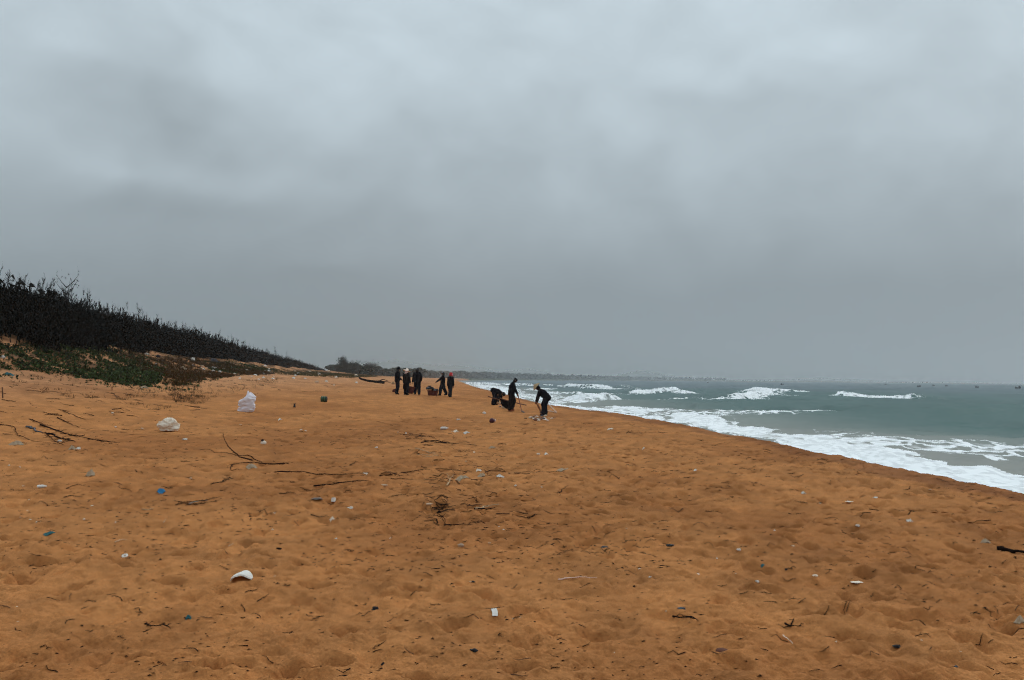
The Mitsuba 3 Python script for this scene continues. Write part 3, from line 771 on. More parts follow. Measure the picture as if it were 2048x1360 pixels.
    def wrinkle(mesh, a=.012, sc=9, seed=0):
        v = mesh.vertices
        mesh.vertices = v + mesh.vertex_normals * ((meshkit.fbm(v * np.array([1, 1, 2.0]) * sc, 3, seed) - .45) * a * 2)[:, None]
        return mesh

    sd_ = COUNT['person']
    wput('body', body, 'mat_skin')
    wput('jacket', wrinkle(soft(union(coat), .035, 8), seed=sd_), shirt)
    if skirt:
        low = P0 * np.array([1, 1, 0]) + np.array([.02, 0, H * skirt])
        trous_top = bone((P0 + L * .06, .11), (P0 - L * .06, .11), (low + L * .12, .10), (low - L * .12, .10), (low + [.08, 0, 0], .1), (low - [.08, 0, 0], .1))
        wput('skirt', wrinkle(soft(trous_top, .04, 4), .02, 7, sd_ + 9), shirt)
    wput('trousers', wrinkle(soft(union(trous), .035, 8), .012, 9, sd_ + 5), legs)
    for o in out:
        wput('shoe', soft(o, .03, 4), shoes)
    tag(t, label, 'person', group)
    return t, W, hc, (hf, hl, hu), hp_out, wput


def disc_hat(profile, hc, ax, lift, tilt=(0, 0), n=28, wave=0.0):
    """A hat of revolution on a head: profile of (radius, height)."""
    hf, hl, hu = ax
    m = trimesh.creation.revolve(np.array(profile, float), sections=n)
    v = m.vertices.copy()
    a = np.arctan2(v[:, 1], v[:, 0])
    r = np.hypot(v[:, 0], v[:, 1])
    v[:, 2] += wave * np.sin(a * 3 + 1) * np.clip((r - .1) / .1, 0, 1)
    tp, tr = math.radians(tilt[0]), math.radians(tilt[1])
    f2 = hf * math.cos(tp) - hu * math.sin(tp)
    u2 = hu * math.cos(tp) + hf * math.sin(tp)
    l2 = hl * math.cos(tr) + u2 * math.sin(tr)
    u2 = u2 * math.cos(tr) - hl * math.sin(tr)
    m.vertices = hc + hu * lift + v[:, :1] * f2 + v[:, 1:2] * l2 + v[:, 2:] * u2
    return m


def brim_hat(R, crown=.10, droop=.03):
    return [(0, crown + .015), (.05, crown + .012), (.085, crown - .02), (.098, .01), (R * .7, -droop * .4), (R, -droop), (R, -droop - .008), (R * .7, -droop * .4 - .010), (.094, -.004), (.0, -.002)]


def cap(hc, ax, size=1.0):
    hf, hl, hu = ax
    dome = m3.Manifold.sphere(1, 20).scale((.104 * size, .090 * size, .10 * size))
    dome = dome.trim_by_plane((0, 0, 1), 0.012)
    M = np.eye(4)[:3]
    M[:, :3], M[:, 3] = np.stack([hf, hl, hu], 1), hc + hu * .018
    peak = m3.Manifold.cylinder(.012, 1, 1, 24).scale((.105, .078, 1)).translate((.085, 0, .016))
    return dome.transform(M), peak.transform(M)


def veil(hc, ax, r=.10, low=.17):
    """Cloth hanging round the back of the head and neck."""
    hf, hl, hu = ax
    return soft(bone((hc - hf * .02 + hu * .02, .098), (hc - hf * .03 - hu * .07, .088), (hc - hf * .03 - hu * low + hl * .06, .06), (hc - hf * .03 - hu * low - hl * .06, .06)), .03, 4)


def eyes(wput, hc, ax):
    hf, hl, hu = ax
    for sd in (1, -1):
        wput('eye', trimesh.Trimesh(*meshkit.arrays(ball(hc + hf * .080 + hl * sd * .03 + hu * .008, .0125))[:2]), 'mat_hair')


G1, G3 = 'people on the sand waiting by the baskets', 'people raking up litter near the water'
# the three on the left
f1 = hit(794, 789)
t, W, hc, ax, hs1, wp = person('person in black with a dark brimmed hat holding bags, leftmost of the standing people', f1, 20, 1.66, 3, feet=((.02, .10), (-.02, -.09)), hands=((.10, .27, .70), (.22, -.16, .92)), head=(4, 0), wide=1.18, legw=1.12, group=G1)
eyes(wp, hc, ax)
wp('hat', disc_hat(brim_hat(.155, .115, .02), hc, ax, .05, (8, 0)), 'mat_black_cloth')
wp('hair', veil(hc, ax), 'mat_hair')
bagp = hs1[0]
f2 = hit(811.5, 790)
t, W, hc, ax, hs2, wp = person('person in a long black coat with a wide cream sun hat and pale scarf', f2, 62, 1.60, 5, feet=((.10, .10), (-.02, -.13)), hands=((.18, .22, .74), (.05, -.30, .66)), head=(6, 5), shirt='mat_brown_cloth', skirt=.27, wide=1.06, group=G1)
eyes(wp, hc, ax)
wp('sun_hat', disc_hat(brim_hat(.240, .12, .03), hc, ax, .045, (6, 9), wave=.02), 'mat_cream')
wp('scarf', veil(hc, ax, low=.15), 'mat_scarf')
f3 = hit(834, 790)
t, W, hc, ax, hs3, wp = person('bareheaded person in black with one hand on the hip, right of the cream hat', f3, 82, 1.68, 2, feet=((.0, .13), (.02, -.13)), hands=((.05, .33, .70), (.10, -.22, .88)), head=(4, -6), wide=1.25, legw=1.15, group=G1)
eyes(wp, hc, ax)
hf, hl, hu = ax
wp('hair', soft(bone((hc + hu * .035 - hf * .015, .112), (hc - hf * .05 + hu * .0, .105), (hc - hf * .045 - hu * .085 + hl * .05, .07), (hc - hf * .045 - hu * .085 - hl * .05, .07)), .035, 4), 'mat_hair')
# the pair at the full basket
f4 = hit(885, 791.5)
t, W, hc, ax, hs4, wp = person('person in black stepping left and stretching an arm towards the full basket', f4, 186, 1.62, -3, feet=((.20, .10), (-.24, -.08)), hands=((.46, .14, .90), (.02, -.30, .68)), head=(2, 10), wide=1.18, legw=1.12, group=G1)
eyes(wp, hc, ax)
wp('hair', veil(hc, ax, low=.15), 'mat_hair')
d_, p_ = cap(hc, ax)
wp('cap', d_, 'mat_grey_gloss')
wp('cap_peak', p_, 'mat_black_cloth')
f5 = hit(900, 794.5)
t, W, hc, ax, hs5, wp = person('person in black wearing a bright red hat, walking beside the full basket', f5, 55, 1.60, 4, feet=((.20, .10), (-.16, -.10)), hands=((.16, .26, .70), (.0, -.30, .66)), head=(6, -12), wide=1.18, legw=1.12, group=G1)
eyes(wp, hc, ax)
wp('red_hat', disc_hat([(0, .13), (.06, .125), (.105, .09), (.118, .02), (.125, -.06), (.115, -.09), (.09, -.06), (.0, -.05)], hc, ax, .02, (4, 0)), 'mat_red_cloth')
hf, hl, hu = ax
wp('white_patch', soft(bone((hc - hl * .095 + hu * .02, .030), (hc - hl * .095 + hf * .05 - hu * .0, .026)), .02, 2), 'mat_white_cloth')
# the three with tools
f6 = hit(988.5, 810)
t, W, hc, ax, hs6, wp = person('person bent double picking litter with both hands, behind the capped man', f6, -6, 1.60, 106, .525, feet=((.06, .13), (-.04, -.11)), hands=((.42, .16, .12), (.24, -.20, .14)), head=(48, 0), legw=1.15, wide=1.12, fore=.04, group=G3)
eyes(wp, hc, ax)
hf, hl, hu = ax
wp('hair', soft(bone((hc + hu * .02 - hf * .02, .108), (hc - hf * .05 - hu * .03, .085)), .03, 4), 'mat_hair')
f7 = hit(1022.5, 822.5)
t, W, hc, ax, hs7, wp = person('tall man in dark cap and loose trousers leaning on a red handled hoe', f7, 2, 1.74, 9, feet=((.05, .12), (-.05, -.10)), hands=((.40, .10, .66), (.33, .02, .80)), head=(34, 0), shirt='mat_black_cloth', legs='mat_brown_cloth', shoes='mat_orange_boot', legw=1.3, wide=1.34, group=G3)
eyes(wp, hc, ax)
d_, p_ = cap(hc, ax, 1.06)
wp('cap', d_, 'mat_black_cloth')
wp('cap_peak', p_, 'mat_black_cloth')
wp('hair', soft(bone((hc - hf * .0 + hu * .0, .09), (hc - np.array([.03, 0, .03]), .088)), .03, 3), 'mat_hair')
f8 = hit(1087, 831)
t, W, hc, ax, hs8, wp = person('person in black under a tilted straw conical hat leaning over a short hoe', f8, 176, 1.58, 46, .525, feet=((.03, .09), (-.06, -.10)), elbow=(.5, .9, .1), hands=((.36, .10, .54), (.30, -.02, .62)), head=(6, 0), fore=.14, legw=1.25, wide=1.28, group=G3)
eyes(wp, hc, ax)
wp('conical_hat', disc_hat([(0, .17), (.02, .165), (.12, .09), (.235, -.005), (.237, -.012), (.12, .078), (0, .145)], hc, ax, .045, (14, 0)), 'mat_straw')
wp('hat_lining', disc_hat([(0, .135), (.11, .066), (.222, -.012), (.222, -.014), (.11, .060), (0, .128)], hc, ax, .045, (14, 0)), 'mat_straw_dark')
wp('scarf', veil(hc, ax, low=.12), 'mat_black_cloth')


# ------------------------------------------------------------------ what they use
def bx(c, e, rot=0.0, r=.006):
    m = trimesh.creation.box(extents=e)
    m.apply_transform(trimesh.transformations.rotation_matrix(rot, [0, 0, 1]))
    m.apply_translation(c)
    return m


def rod(a, b, r0, r1=None, sides=8, bend=0.0):
    a, b = np.asarray(a, float), np.asarray(b, float)
    t = np.linspace(0, 1, 5)[:, None]
    pts = a + (b - a) * t + np.array([0, 0, 1]) * bend * (4 * t * (1 - t))
    return tube(pts, r0, r1, sides)


def hoe(label, top, foot, blade_dir, blade, short=False):
    t = numbered('hoe')
    part(t, 'handle', rod(top, foot, .021, .019), 'mat_handle_red')
    d = np.asarray(blade_dir, float)
    s = np.cross(d, [0, 0, 1.0])
    s /= np.linalg.norm(s)
    f = np.asarray(foot, float)
    w, L = blade
    V = np.array([f + s * w * a + d * L * b + np.array([0, 0, .03 - .05 * b + h]) for h in (0, .012) for b in (0, 1) for a in (-1, 1)])
    part(t, 'blade', trimesh.convex.convex_hull(V), 'mat_iron', False)
    tag(t, label, 'hoe')


g7 = hit(1043.5, 825.5)
hd = (hs7[0] + hs7[1]) / 2
hoe('red handled hoe in the capped man\'s hands, its blade on the sand', hd + (hd - g7) * .16 + [0, 0, .02], g7 + [0, 0, .05], [.55, -.15, -.1], (.13, .24))
g8 = hit(1081.5, 826.5)
hd8 = (hs8[0] + hs8[1]) / 2
hoe('short hoe under the hands of the person with the conical hat', hd8 + (hd8 - g8) * .12, g8 + [0, 0, .04], [.3, -.35, -.1], (.09, .16))
for k, (a, b, zt, text) in enumerate([((1089, 812), (1113.5, 826.5), .62, 'upper pale pole propped behind the person with the conical hat'), ((1093, 821.5), (1111, 826), .12, 'lower pale pole lying behind the person with the conical hat')]):
    A, B = at(a[0], 39.4), hit(*b)
    t = numbered('pole')
    put(t, rod(A + [0, 0, zt], B + [0, 0, .03], .028, .026), 'mat_pale_pole')
    tag(t, text, 'pole')
A, B = at(1076, 38.9), hit(1082.5, 818)
put('stick', rod(A + [0, 0, .45], at(1083, 39.2) + [0, 0, .06], .02, .016), 'mat_dark_pole')
tag('stick', 'short dark stick slanting between hoe and legs of the conical hat person', 'stick')

# a sling carrier: dark sheet between two poles, standing behind the capped man
t = numbered('litter_carrier')


def lp(px, py, d):
    v = ray(px, py)
    return EYE + v * d


pa, pb = lp(976, 792.5, 43.2), lp(1016, 803.5, 42.6)
qa, qb = lp(1000, 796.5, 42.4), lp(1053, 810.5, 41.6)
part(t, 'pole', rod(pa, pb, .026, .024, bend=-.02), 'mat_dark_pole')
part(t, 'pole', rod(qa, qb, .026, .024, bend=-.02), 'mat_dark_pole')
U = np.linspace(0, 1, 12)
V = []
c0, c1 = lp(1001, 797.5, 42.9), lp(1026, 804, 42.3)
for u in U:
    top = c0 + (c1 - c0) * u
    gz = float(ground(top[0], top[1])) + .03
    for v in np.linspace(-1, 1, 11):
        h = top[2] - (top[2] - gz) * (1 - v * v) ** .7 * (.75 + .25 * math.sin(u * 3.1)) - .01
        V.append(top + np.array([.03 * v, .26 * v + .02 * math.sin(9 * u), 0]) * 1.0 + np.array([.10 * (1 - v * v), 0, h - top[2] + .012 * math.sin(14 * u + 5 * v)]))
i, j = np.meshgrid(np.arange(11), np.arange(10), indexing='ij')
sheet = (np.array(V), np.stack([i * 11 + j, i * 11 + j + 1, (i + 1) * 11 + j + 1, (i + 1) * 11 + j], -1).reshape(-1, 4))
part(t, 'sling', sheet, 'mat_black_cloth', True)
tag(t, 'dark sling sheet hung between two poles behind the capped man', 'litter carrier')


def basket(key, c, top, bottom, h, tilt=(0, 0), rot=0.0, weave=20):
    """A woven basket: slatted wall panels between a rim and a base."""
    parts = {'wall': [], 'rim': [], 'base': []}
    for k in range(weave):
        a0, a1 = 2 * math.pi * k / weave, 2 * math.pi * (k + .93) / weave
        am = (a0 + a1) / 2
        for z0, z1 in [(q / 5 + .012, (q + .93) / 5) for q in range(5)]:
            off_ = .008 * (1 if (k + int(z0 * 5)) % 2 else -1)
            V = []
            for z in (z0, z1):
                r = np.array(bottom) + (np.array(top) - np.array(bottom)) * z
                for a in (a0, a1):
                    for o in (off_, off_ - .012):
                        V.append((math.cos(a) * (r[0] + o), math.sin(a) * (r[1] + o), z * h))
            parts['wall'].append(trimesh.convex.convex_hull(np.array(V)))
    ring = np.array([(math.cos(a) * top[0], math.sin(a) * top[1], h) for a in np.linspace(0, 2 * math.pi, 25)])
    parts['rim'].append(trimesh.Trimesh(*tube(ring, .022, sides=6)))
    b = m3.Manifold.cylinder(.025, 1, 1, 24).scale((bottom[0], bottom[1], 1))
    parts['base'].append(trimesh.Trimesh(*meshkit.arrays(b)[:2]))
    inner = m3.Manifold.hull_points([(math.cos(a) * r[0] * .96, math.sin(a) * r[1] * .96, z) for a in np.linspace(0, 6.28, 24) for r, z in ((bottom, .02), (top, h * .92))])
    parts['base'].append(trimesh.Trimesh(*meshkit.arrays(inner)[:2]))
    M = T().translate(list(map(float, c))).rotate([0, 0, 1], rot).rotate([1, 0, 0], tilt[0]).rotate([0, 1, 0], tilt[1])
    for n, ms in parts.items():
        k = part(key, n, trimesh.util.concatenate(ms), 'mat_basket_rim' if n == 'rim' else 'mat_basket', False)
        scene[k]['to_world'] = M


def crumple(c, size, seed, rough=.25, sub=3, flat=0.0, freq=2.2):
    """Crushed bag, rag or lump: creased at two scales, slumped where it lies on the ground."""
    m = trimesh.creation.icosphere(sub)
    v = m.vertices
    n = meshkit.fbm(v * freq * .8 + seed * 3.7, 3, seed) - .5
    rid = np.abs(meshkit.fbm(v * freq * 1.2 + seed, 2, seed + 5) - .5)
    rid2 = np.abs(meshkit.fbm(v * freq * 2.6 + seed, 2, seed + 6) - .5)
    stretch = 1 + rough * .9 * (meshkit.noise(np.array([seed * 1.3, .5, .2]), 3) - .5)
    v = v * np.clip(1 + rough * (2.6 * n + .5 - 2.4 * rid - 1.1 * rid2), .25, 1.9)[:, None] * np.asarray(size) * [stretch, 1, 1]
    a = (meshkit.noise(np.array([seed * 2.1, 1.5, .7]), 4) - .5) * 1.2
    v[:, :2] = v[:, :2] @ np.array([[math.cos(a), math.sin(a)], [-math.sin(a), math.cos(a)]])
    v[:, 2] = np.where(v[:, 2] < -flat * size[2], -flat * size[2] + (v[:, 2] + flat * size[2]) * .15, v[:, 2])
    m.vertices = v + np.asarray(c, float) + [0, 0, flat * size[2]]
    return m


c = hit(865.5, 791.5)
t = numbered('basket')
basket(t, c + [0, 0, -.01], (.36, .27), (.30, .22), .36)
tag(t, 'brown red wicker basket heaped with black sacks, standing on the sand', 'basket')
for k, (px, dz, sz_, text) in enumerate([(860, .46, (.22, .20, .17), 'black plastic sack bulging over the left of the full basket'), (870.5, .40, (.20, .18, .12), 'lower black plastic sack at the right of the full basket')]):
    q = at(px, 50.5)
    t = numbered('black_sack')
    put(t, crumple(q + [0, 0, dz], sz_, 31 + k, .35, 4, 0, 3), 'mat_black_plastic', 30)
    tag(t, text, 'sack')
for k, (px, py, m_) in enumerate([(857, 775.5, 'mat_grey_gloss'), (869.5, 780.5, 'mat_grey_gloss')]):
    q = lp(px, py, 50.28)
    t = numbered('packaging_scrap')
    put(t, crumple(q, (.07, .03, .03), 71 + k, .5, 2), m_, 30)
    tag(t, 'grey glossy scrap on the ' + ('left' if k == 0 else 'right') + ' black sack of the full basket', 'scrap')
c = at(820.5, 50.3)
t = numbered('basket')
basket(t, c + [0, 0, .10], (.25, .22), (.16, .14), .44, (0, 8), 20)
tag(t, 'deep red brown basket carried tilted behind the person in the long coat', 'basket')
q = lp(789.2, 783.5, 50.8)
t = numbered('carry_bag')
put(t, crumple(q, (.14, .10, .16), 41, .3, 3), 'mat_basket', 30)
tag(t, 'brown bag hanging low at the leg of the leftmost person', 'bag')
q = lp(786.3, 768.0, 50.9)
t = numbered('carry_bag')
put(t, crumple(q, (.10, .06, .15), 43, .35, 3), 'mat_beige_wood', 30)
tag(t, 'tan bag held in the hand of the leftmost person', 'bag')


# ------------------------------------------------------------------ litter and driftwood
def twig_line(pxs, depth_jit=0, lift=.012):
    return np.array([hit(px, py) + [0, 0, lift] for px, py in pxs])


def resample(p, n, rng, j):
    d = np.concatenate([[0], np.cumsum(np.linalg.norm(np.diff(p, axis=0), axis=1))])
    s = np.linspace(0, d[-1], n)
    q = np.stack([np.interp(s, d, p[:, k]) for k in range(3)], 1)
    q[1:-1] += rng.normal(0, j, (n - 2, 3)) * [1, 1, .4]
    return q


def branch(name, label, cat, lines, r, m_, seed, twigs=0, group=None, main_part='stem'):
    """Driftwood: its first line is the stem, the further ones are limbs of their own."""
    g = np.random.default_rng(seed)
    r *= .68
    t = numbered(name)
    ms = []
    for k, ln in enumerate(lines):
        p = twig_line(ln)
        p[:, 2] = np.maximum(p[:, 2], ground(p[:, 0], p[:, 1]) + r * .6)
        q = resample(p, max(5, 3 * len(ln)), g, r * .8)
        q[:, 2] = np.maximum(q[:, 2], ground(q[:, 0], q[:, 1]) + r * .4)
        rr = r * (1 if k == 0 else .7) * np.linspace(1, .35, len(q)) * g.uniform(.8, 1.2, len(q))
        ms.append(tube(q, 0, rings=rr, sides=6))
        for _ in range(twigs):
            b = q[g.integers(1, len(q) - 1)]
            a = g.uniform(0, 6.28)
            e = b + np.array([math.cos(a), math.sin(a), g.uniform(0, .35)]) * r * g.uniform(5, 13)
            ms.append(tube([b, (b + e) / 2 + g.normal(0, r, 3), e], r * .45, r * .15, 4))
    if len(lines) == 1:
        put(t, join(ms), m_, 50)
    else:
        n1 = 1 + twigs
        for k in range(len(lines)):
            part(t, 'stem' if k == 0 else 'limb', join(ms[k * n1:(k + 1) * n1]), m_, 50)
    tag(t, label, cat, group)
    return t


branch('fallen_branch', 'dark forked branch with long thin limbs curving up from the sand', 'branch', [[(577, 929), (545, 930), (520, 929), (490, 926), (466, 931)], [(524, 927), (505, 918), (473, 911.5), (445, 909), (429, 909), (415, 899), (400, 900)], [(466, 931), (460, 938), (464, 944), (484, 942)]], .022, 'mat_dark_wood', 1)
p = hit(505, 925)
g = np.random.default_rng(3)
arc = [p + [0, 0, .03], lp(478, 913, p[1]), lp(456, 893, p[1] + .1), lp(448, 878, p[1] + .2), lp(446, 865, p[1] + .25)]
part('fallen_branch', 'limb', tube(resample(np.array(arc), 12, g, .004), .016, .005, 6), 'mat_dark_wood', 50)
branch('long_stick', 'long thin dark stick lying right of the forked branch', 'stick', [[(549, 946), (590, 946), (639, 951), (690, 952), (739, 950)]], .016, 'mat_dark_wood', 4, 5)
branch('rough_branch', 'rough dark branch with side twigs below the long thin stick', 'branch', [[(627, 974), (660, 970), (690, 967), (712, 964), (737, 965)]], .016, 'mat_black_wood', 5, 6)
branch('vine_stem', 'long bowed dark stem running across the middle of the sand', 'stem', [[(759, 953), (790, 950), (832, 943), (880, 943), (944, 946)], [(762, 949), (775, 948), (800, 953)]], .016, 'mat_dark_wood', 6, 7)
branch('arched_stick', 'short arched stick in the plastic litter past the bowed stem', 'stick', [[(971, 948), (985, 942), (1000, 943), (1020, 949)]], .016, 'mat_dark_wood', 7, 1)
branch('wavy_stem', 'wavy thin brown stem ending by a clear plastic sheet', 'stem', [[(1029, 949), (1059, 950.5), (1078, 945), (1130, 946)], [(1032, 948), (1066, 945.5)]], .013, 'mat_mid_wood', 8, 1)
branch('short_stick', 'short straight dark stick above the long thin stick', 'stick', [[(700, 931), (715, 925)]], .018, 'mat_dark_wood', 9)
branch('driftwood_heap', 'low heap of dark driftwood sticks, the upper of two beside the footpath', 'driftwood', [[(806, 873), (840, 871), (870, 876)], [(812, 878), (850, 878)], [(830, 876), (868, 873)]], .022, 'mat_dark_wood', 10, 2)
branch('driftwood_heap', 'low heap of black driftwood sticks just below the upper driftwood heap', 'driftwood', [[(842, 886), (870, 882), (900, 888)], [(848, 883), (890, 887)], [(872, 886), (918, 889)]], .024, 'mat_black_wood', 11, 3)
branch('pale_branch', 'pale beige twig bundle left of the plastic scraps', 'branch', [[(831, 902), (850, 906), (876, 912)], [(835, 911), (858, 912)], [(850, 916), (878, 912)]], .014, 'mat_beige_wood', 12, 5)
branch('broken_branch', 'beige broken branch standing on end below the bowed stem', 'branch', [[(893, 974), (900, 964), (906, 957)], [(900, 964), (893, 951)]], .016, 'mat_beige_wood', 13, 1)
branch('slanting_stick', 'thin dark stick slanting up to the right, alone on open sand', 'stick', [[(1118.6, 988), (1136, 973)]], .012, 'mat_dark_wood', 14)
branch('low_stick', 'long thin dark stick below the twig litter in mid beach', 'stick', [[(888, 1054), (915, 1052), (941, 1051)]], .011, 'mat_black_wood', 15, 2)
branch('weed_spray', 'wiry dark weed spray below the forked branch', 'twigs', [[(422, 970), (445, 965), (466, 960)], [(445, 964), (462, 957)]], .012, 'mat_black_wood', 16, 8)
branch('twig_mat', 'grey and black matted twig strip left of mid beach', 'twigs', [[(351, 1012), (380, 1010), (412, 1007), (441, 998)], [(356, 1009), (390, 1012), (430, 1005)], [(370, 1013), (410, 1010)]], .008, 'mat_dark_wood', 17, 22)
branch('grey_stick', 'pale grey stick lying on the matted twig strip', 'stick', [[(378, 1010), (400, 1008), (416, 1004)]], .013, 'mat_grey_wood', 18)
branch('slanting_twig', 'dark straight twig slanting on the sand right of the white shell', 'stick', [[(514, 1212), (524, 1205), (538, 1193)]], .007, 'mat_dark_wood', 19)
branch('root_twig', 'black rooty twig in a hollow near the left foreground', 'twig', [[(290, 1253), (300, 1260), (318, 1259)], [(328, 1259), (341, 1262)]], .010, 'mat_black_wood', 20, 2)
branch('pale_twig', 'bent pale twig below the matted twig strip', 'twig', [[(283, 1020), (296, 1024), (308, 1022)]], .010, 'mat_beige_wood', 21)
branch('pale_twig', 'hooked white twig above the white ring', 'twig', [[(230, 1089), (246, 1086), (252, 1083), (254, 1088)]], .008, 'mat_pale_wood', 22)
branch('pale_twig', 'small hooked white twig up from the white shell', 'twig', [[(457, 1096), (467, 1094), (467, 1090)]], .007, 'mat_pale_wood', 23)
branch('pale_twig', 'short white twig left of the little seaweed tuft, slanting', 'twig', [[(326, 1051), (332, 1046)]], .008, 'mat_pale_wood', 24)
branch('white_cane', 'long white cane with a pink band lying in the right foreground', 'cane', [[(1116, 1164), (1135, 1160), (1160, 1159), (1194, 1159)]], .009, 'mat_pink_straw', 25)
branch('drinking_straw', 'single pale straw lying in the lower right foreground', 'straw', [[(1566, 1282), (1586, 1292.5)]], .0045, 'mat_white_plastic', 26)
branch('thick_branch', 'thick black branch reaching in from the right picture edge', 'branch', [[(1994, 1102), (2020, 1105), (2046, 1108), (2080, 1112)]], .035, 'mat_black_wood', 27, 1)
branch('foreground_twig', 'black knobbly seaweed twig in right foreground', 'twig', [[(1346, 1236), (1362, 1242), (1380, 1241), (1396, 1245)]], .010, 'mat_black_wood', 28, 9)
branch('foreground_twig', 'black hooked weed far right of the knobbly seaweed twig', 'twig', [[(1570, 1258), (1582, 1259), (1588, 1252)]], .011, 'mat_black_wood', 29, 3)
branch('foreground_twig', 'black twig pair standing in the sand below the paper strip', 'twig', [[(996, 1284), (998, 1277)], [(1000, 1284), (1001, 1276)]], .006, 'mat_black_wood', 30, 1)
branch('foreground_twig', 'upright stub twig at the bottom of the picture, left', 'twig', [[(278, 1345), (278, 1337)]], .006, 'mat_black_wood', 31)
branch('pale_plank', 'pale split plank with dark underside in mid beach', 'plank', [[(951, 1020), (975, 1018), (998, 1016)]], .024, 'mat_beige_wood', 32)
branch('dark_lath', 'dark lath lying under the pale split plank', 'lath', [[(948, 1021), (972, 1021), (990, 1018)]], .016, 'mat_black_wood', 33)
branch('twig_fan', 'fan of fine dark twigs left of the pale split plank', 'twigs', [[(864, 1022), (880, 1018), (912, 1013)], [(868, 1026), (890, 1024), (906, 1027)], [(880, 1014), (896, 1016)]], .012, 'mat_black_wood', 34, 6)
branch('stake', 'thin brown stake standing upright at the left picture edge', 'stake', [[(5, 797), (5, 792)]], .02, 'mat_mid_wood', 35)
p = hit(6, 797)
scene['stake'] = mikit.ply(rod(p - [0, 0, .1], lp(4.5, 774, p[1]), .022, .018), 'mat_mid_wood', smooth=40)
branch('dune_stick', 'long fine stick lying on the dune sand under the green vine', 'stick', [[(83, 786), (100, 783), (125, 787), (158, 787)], [(85, 784), (95, 777)]], .018, 'mat_dark_wood', 36, 3)
branch('dune_stick', 'thin dark stick running down the sand below the vine tip', 'stick', [[(222, 786), (238, 796), (254, 808)]], .016, 'mat_mid_wood', 37, 1)
# the pile at the dune foot
branch('pipe', 'grey blue pipe lying in the driftwood pile at the left', 'pipe', [[(53, 855), (68, 860), (86, 867)]], .05, 'mat_slate', 38)
for k, (ln, text) in enumerate([([(58, 839), (80, 847), (107, 861)], 'upper left stick of the driftwood pile at the left'), ([(81, 851), (120, 864), (150, 873), (181, 879)], 'longest stick of the driftwood pile at the left'), ([(115, 836), (135, 847), (159, 857)], 'stick rising at the top right of the left driftwood pile'),
                                  ([(127, 823), (150, 833), (171, 843)], 'stick lying farthest up the dune above the left driftwood pile'), ([(39, 872), (65, 883), (102, 888)], 'bent thin stick below the pipe'), ([(176, 879), (205, 884), (234, 887)], 'stick at the right tail of the left driftwood pile'),
                                  ([(0, 850), (27, 855), (37, 874)], 'angled stick at the left picture edge'), ([(96, 868), (125, 880), (150, 884)], 'thick stick in the middle of the left driftwood pile'), ([(90, 865), (110, 885), (128, 893)], 'twiggy stick at the foot of the left driftwood pile')]):
    branch('driftwood_stick', text, 'driftwood', [ln], (.022, .030, .022, .019, .014, .025, .018, .032, .022)[k], 'mat_black_wood' if k % 2 else 'mat_dark_wood', 50 + k, 10 if k in (1, 7, 8) else 3, 'sticks of the left driftwood pile')
# the log by the far dune
p = at(754, 84)
t = numbered('driftwood_log')
part(t, 'trunk', tube(resample(np.array([p + [-1.9, .2, .55], p + [-.9, 0, .25], p + [.1, -.1, .16], p + [.8, -.1, .10]]), 9, np.random.default_rng(8), .03), .10, .15, 7), 'mat_black_wood', 40)
part(t, 'limb', tube([p + [.1, 0, .2], p + [.6, .1, .42], p + [1.1, .1, .30]], .07, .03, 6), 'mat_black_wood', 40)
part(t, 'limb', tube([p + [.5, 0, .16], p + [1.0, -.2, .22], p + [1.5, -.2, .08]], .06, .025, 6), 'mat_mid_wood', 40)
tag(t, 'dark twisted driftwood log on the far sand left of the standing people', 'driftwood')


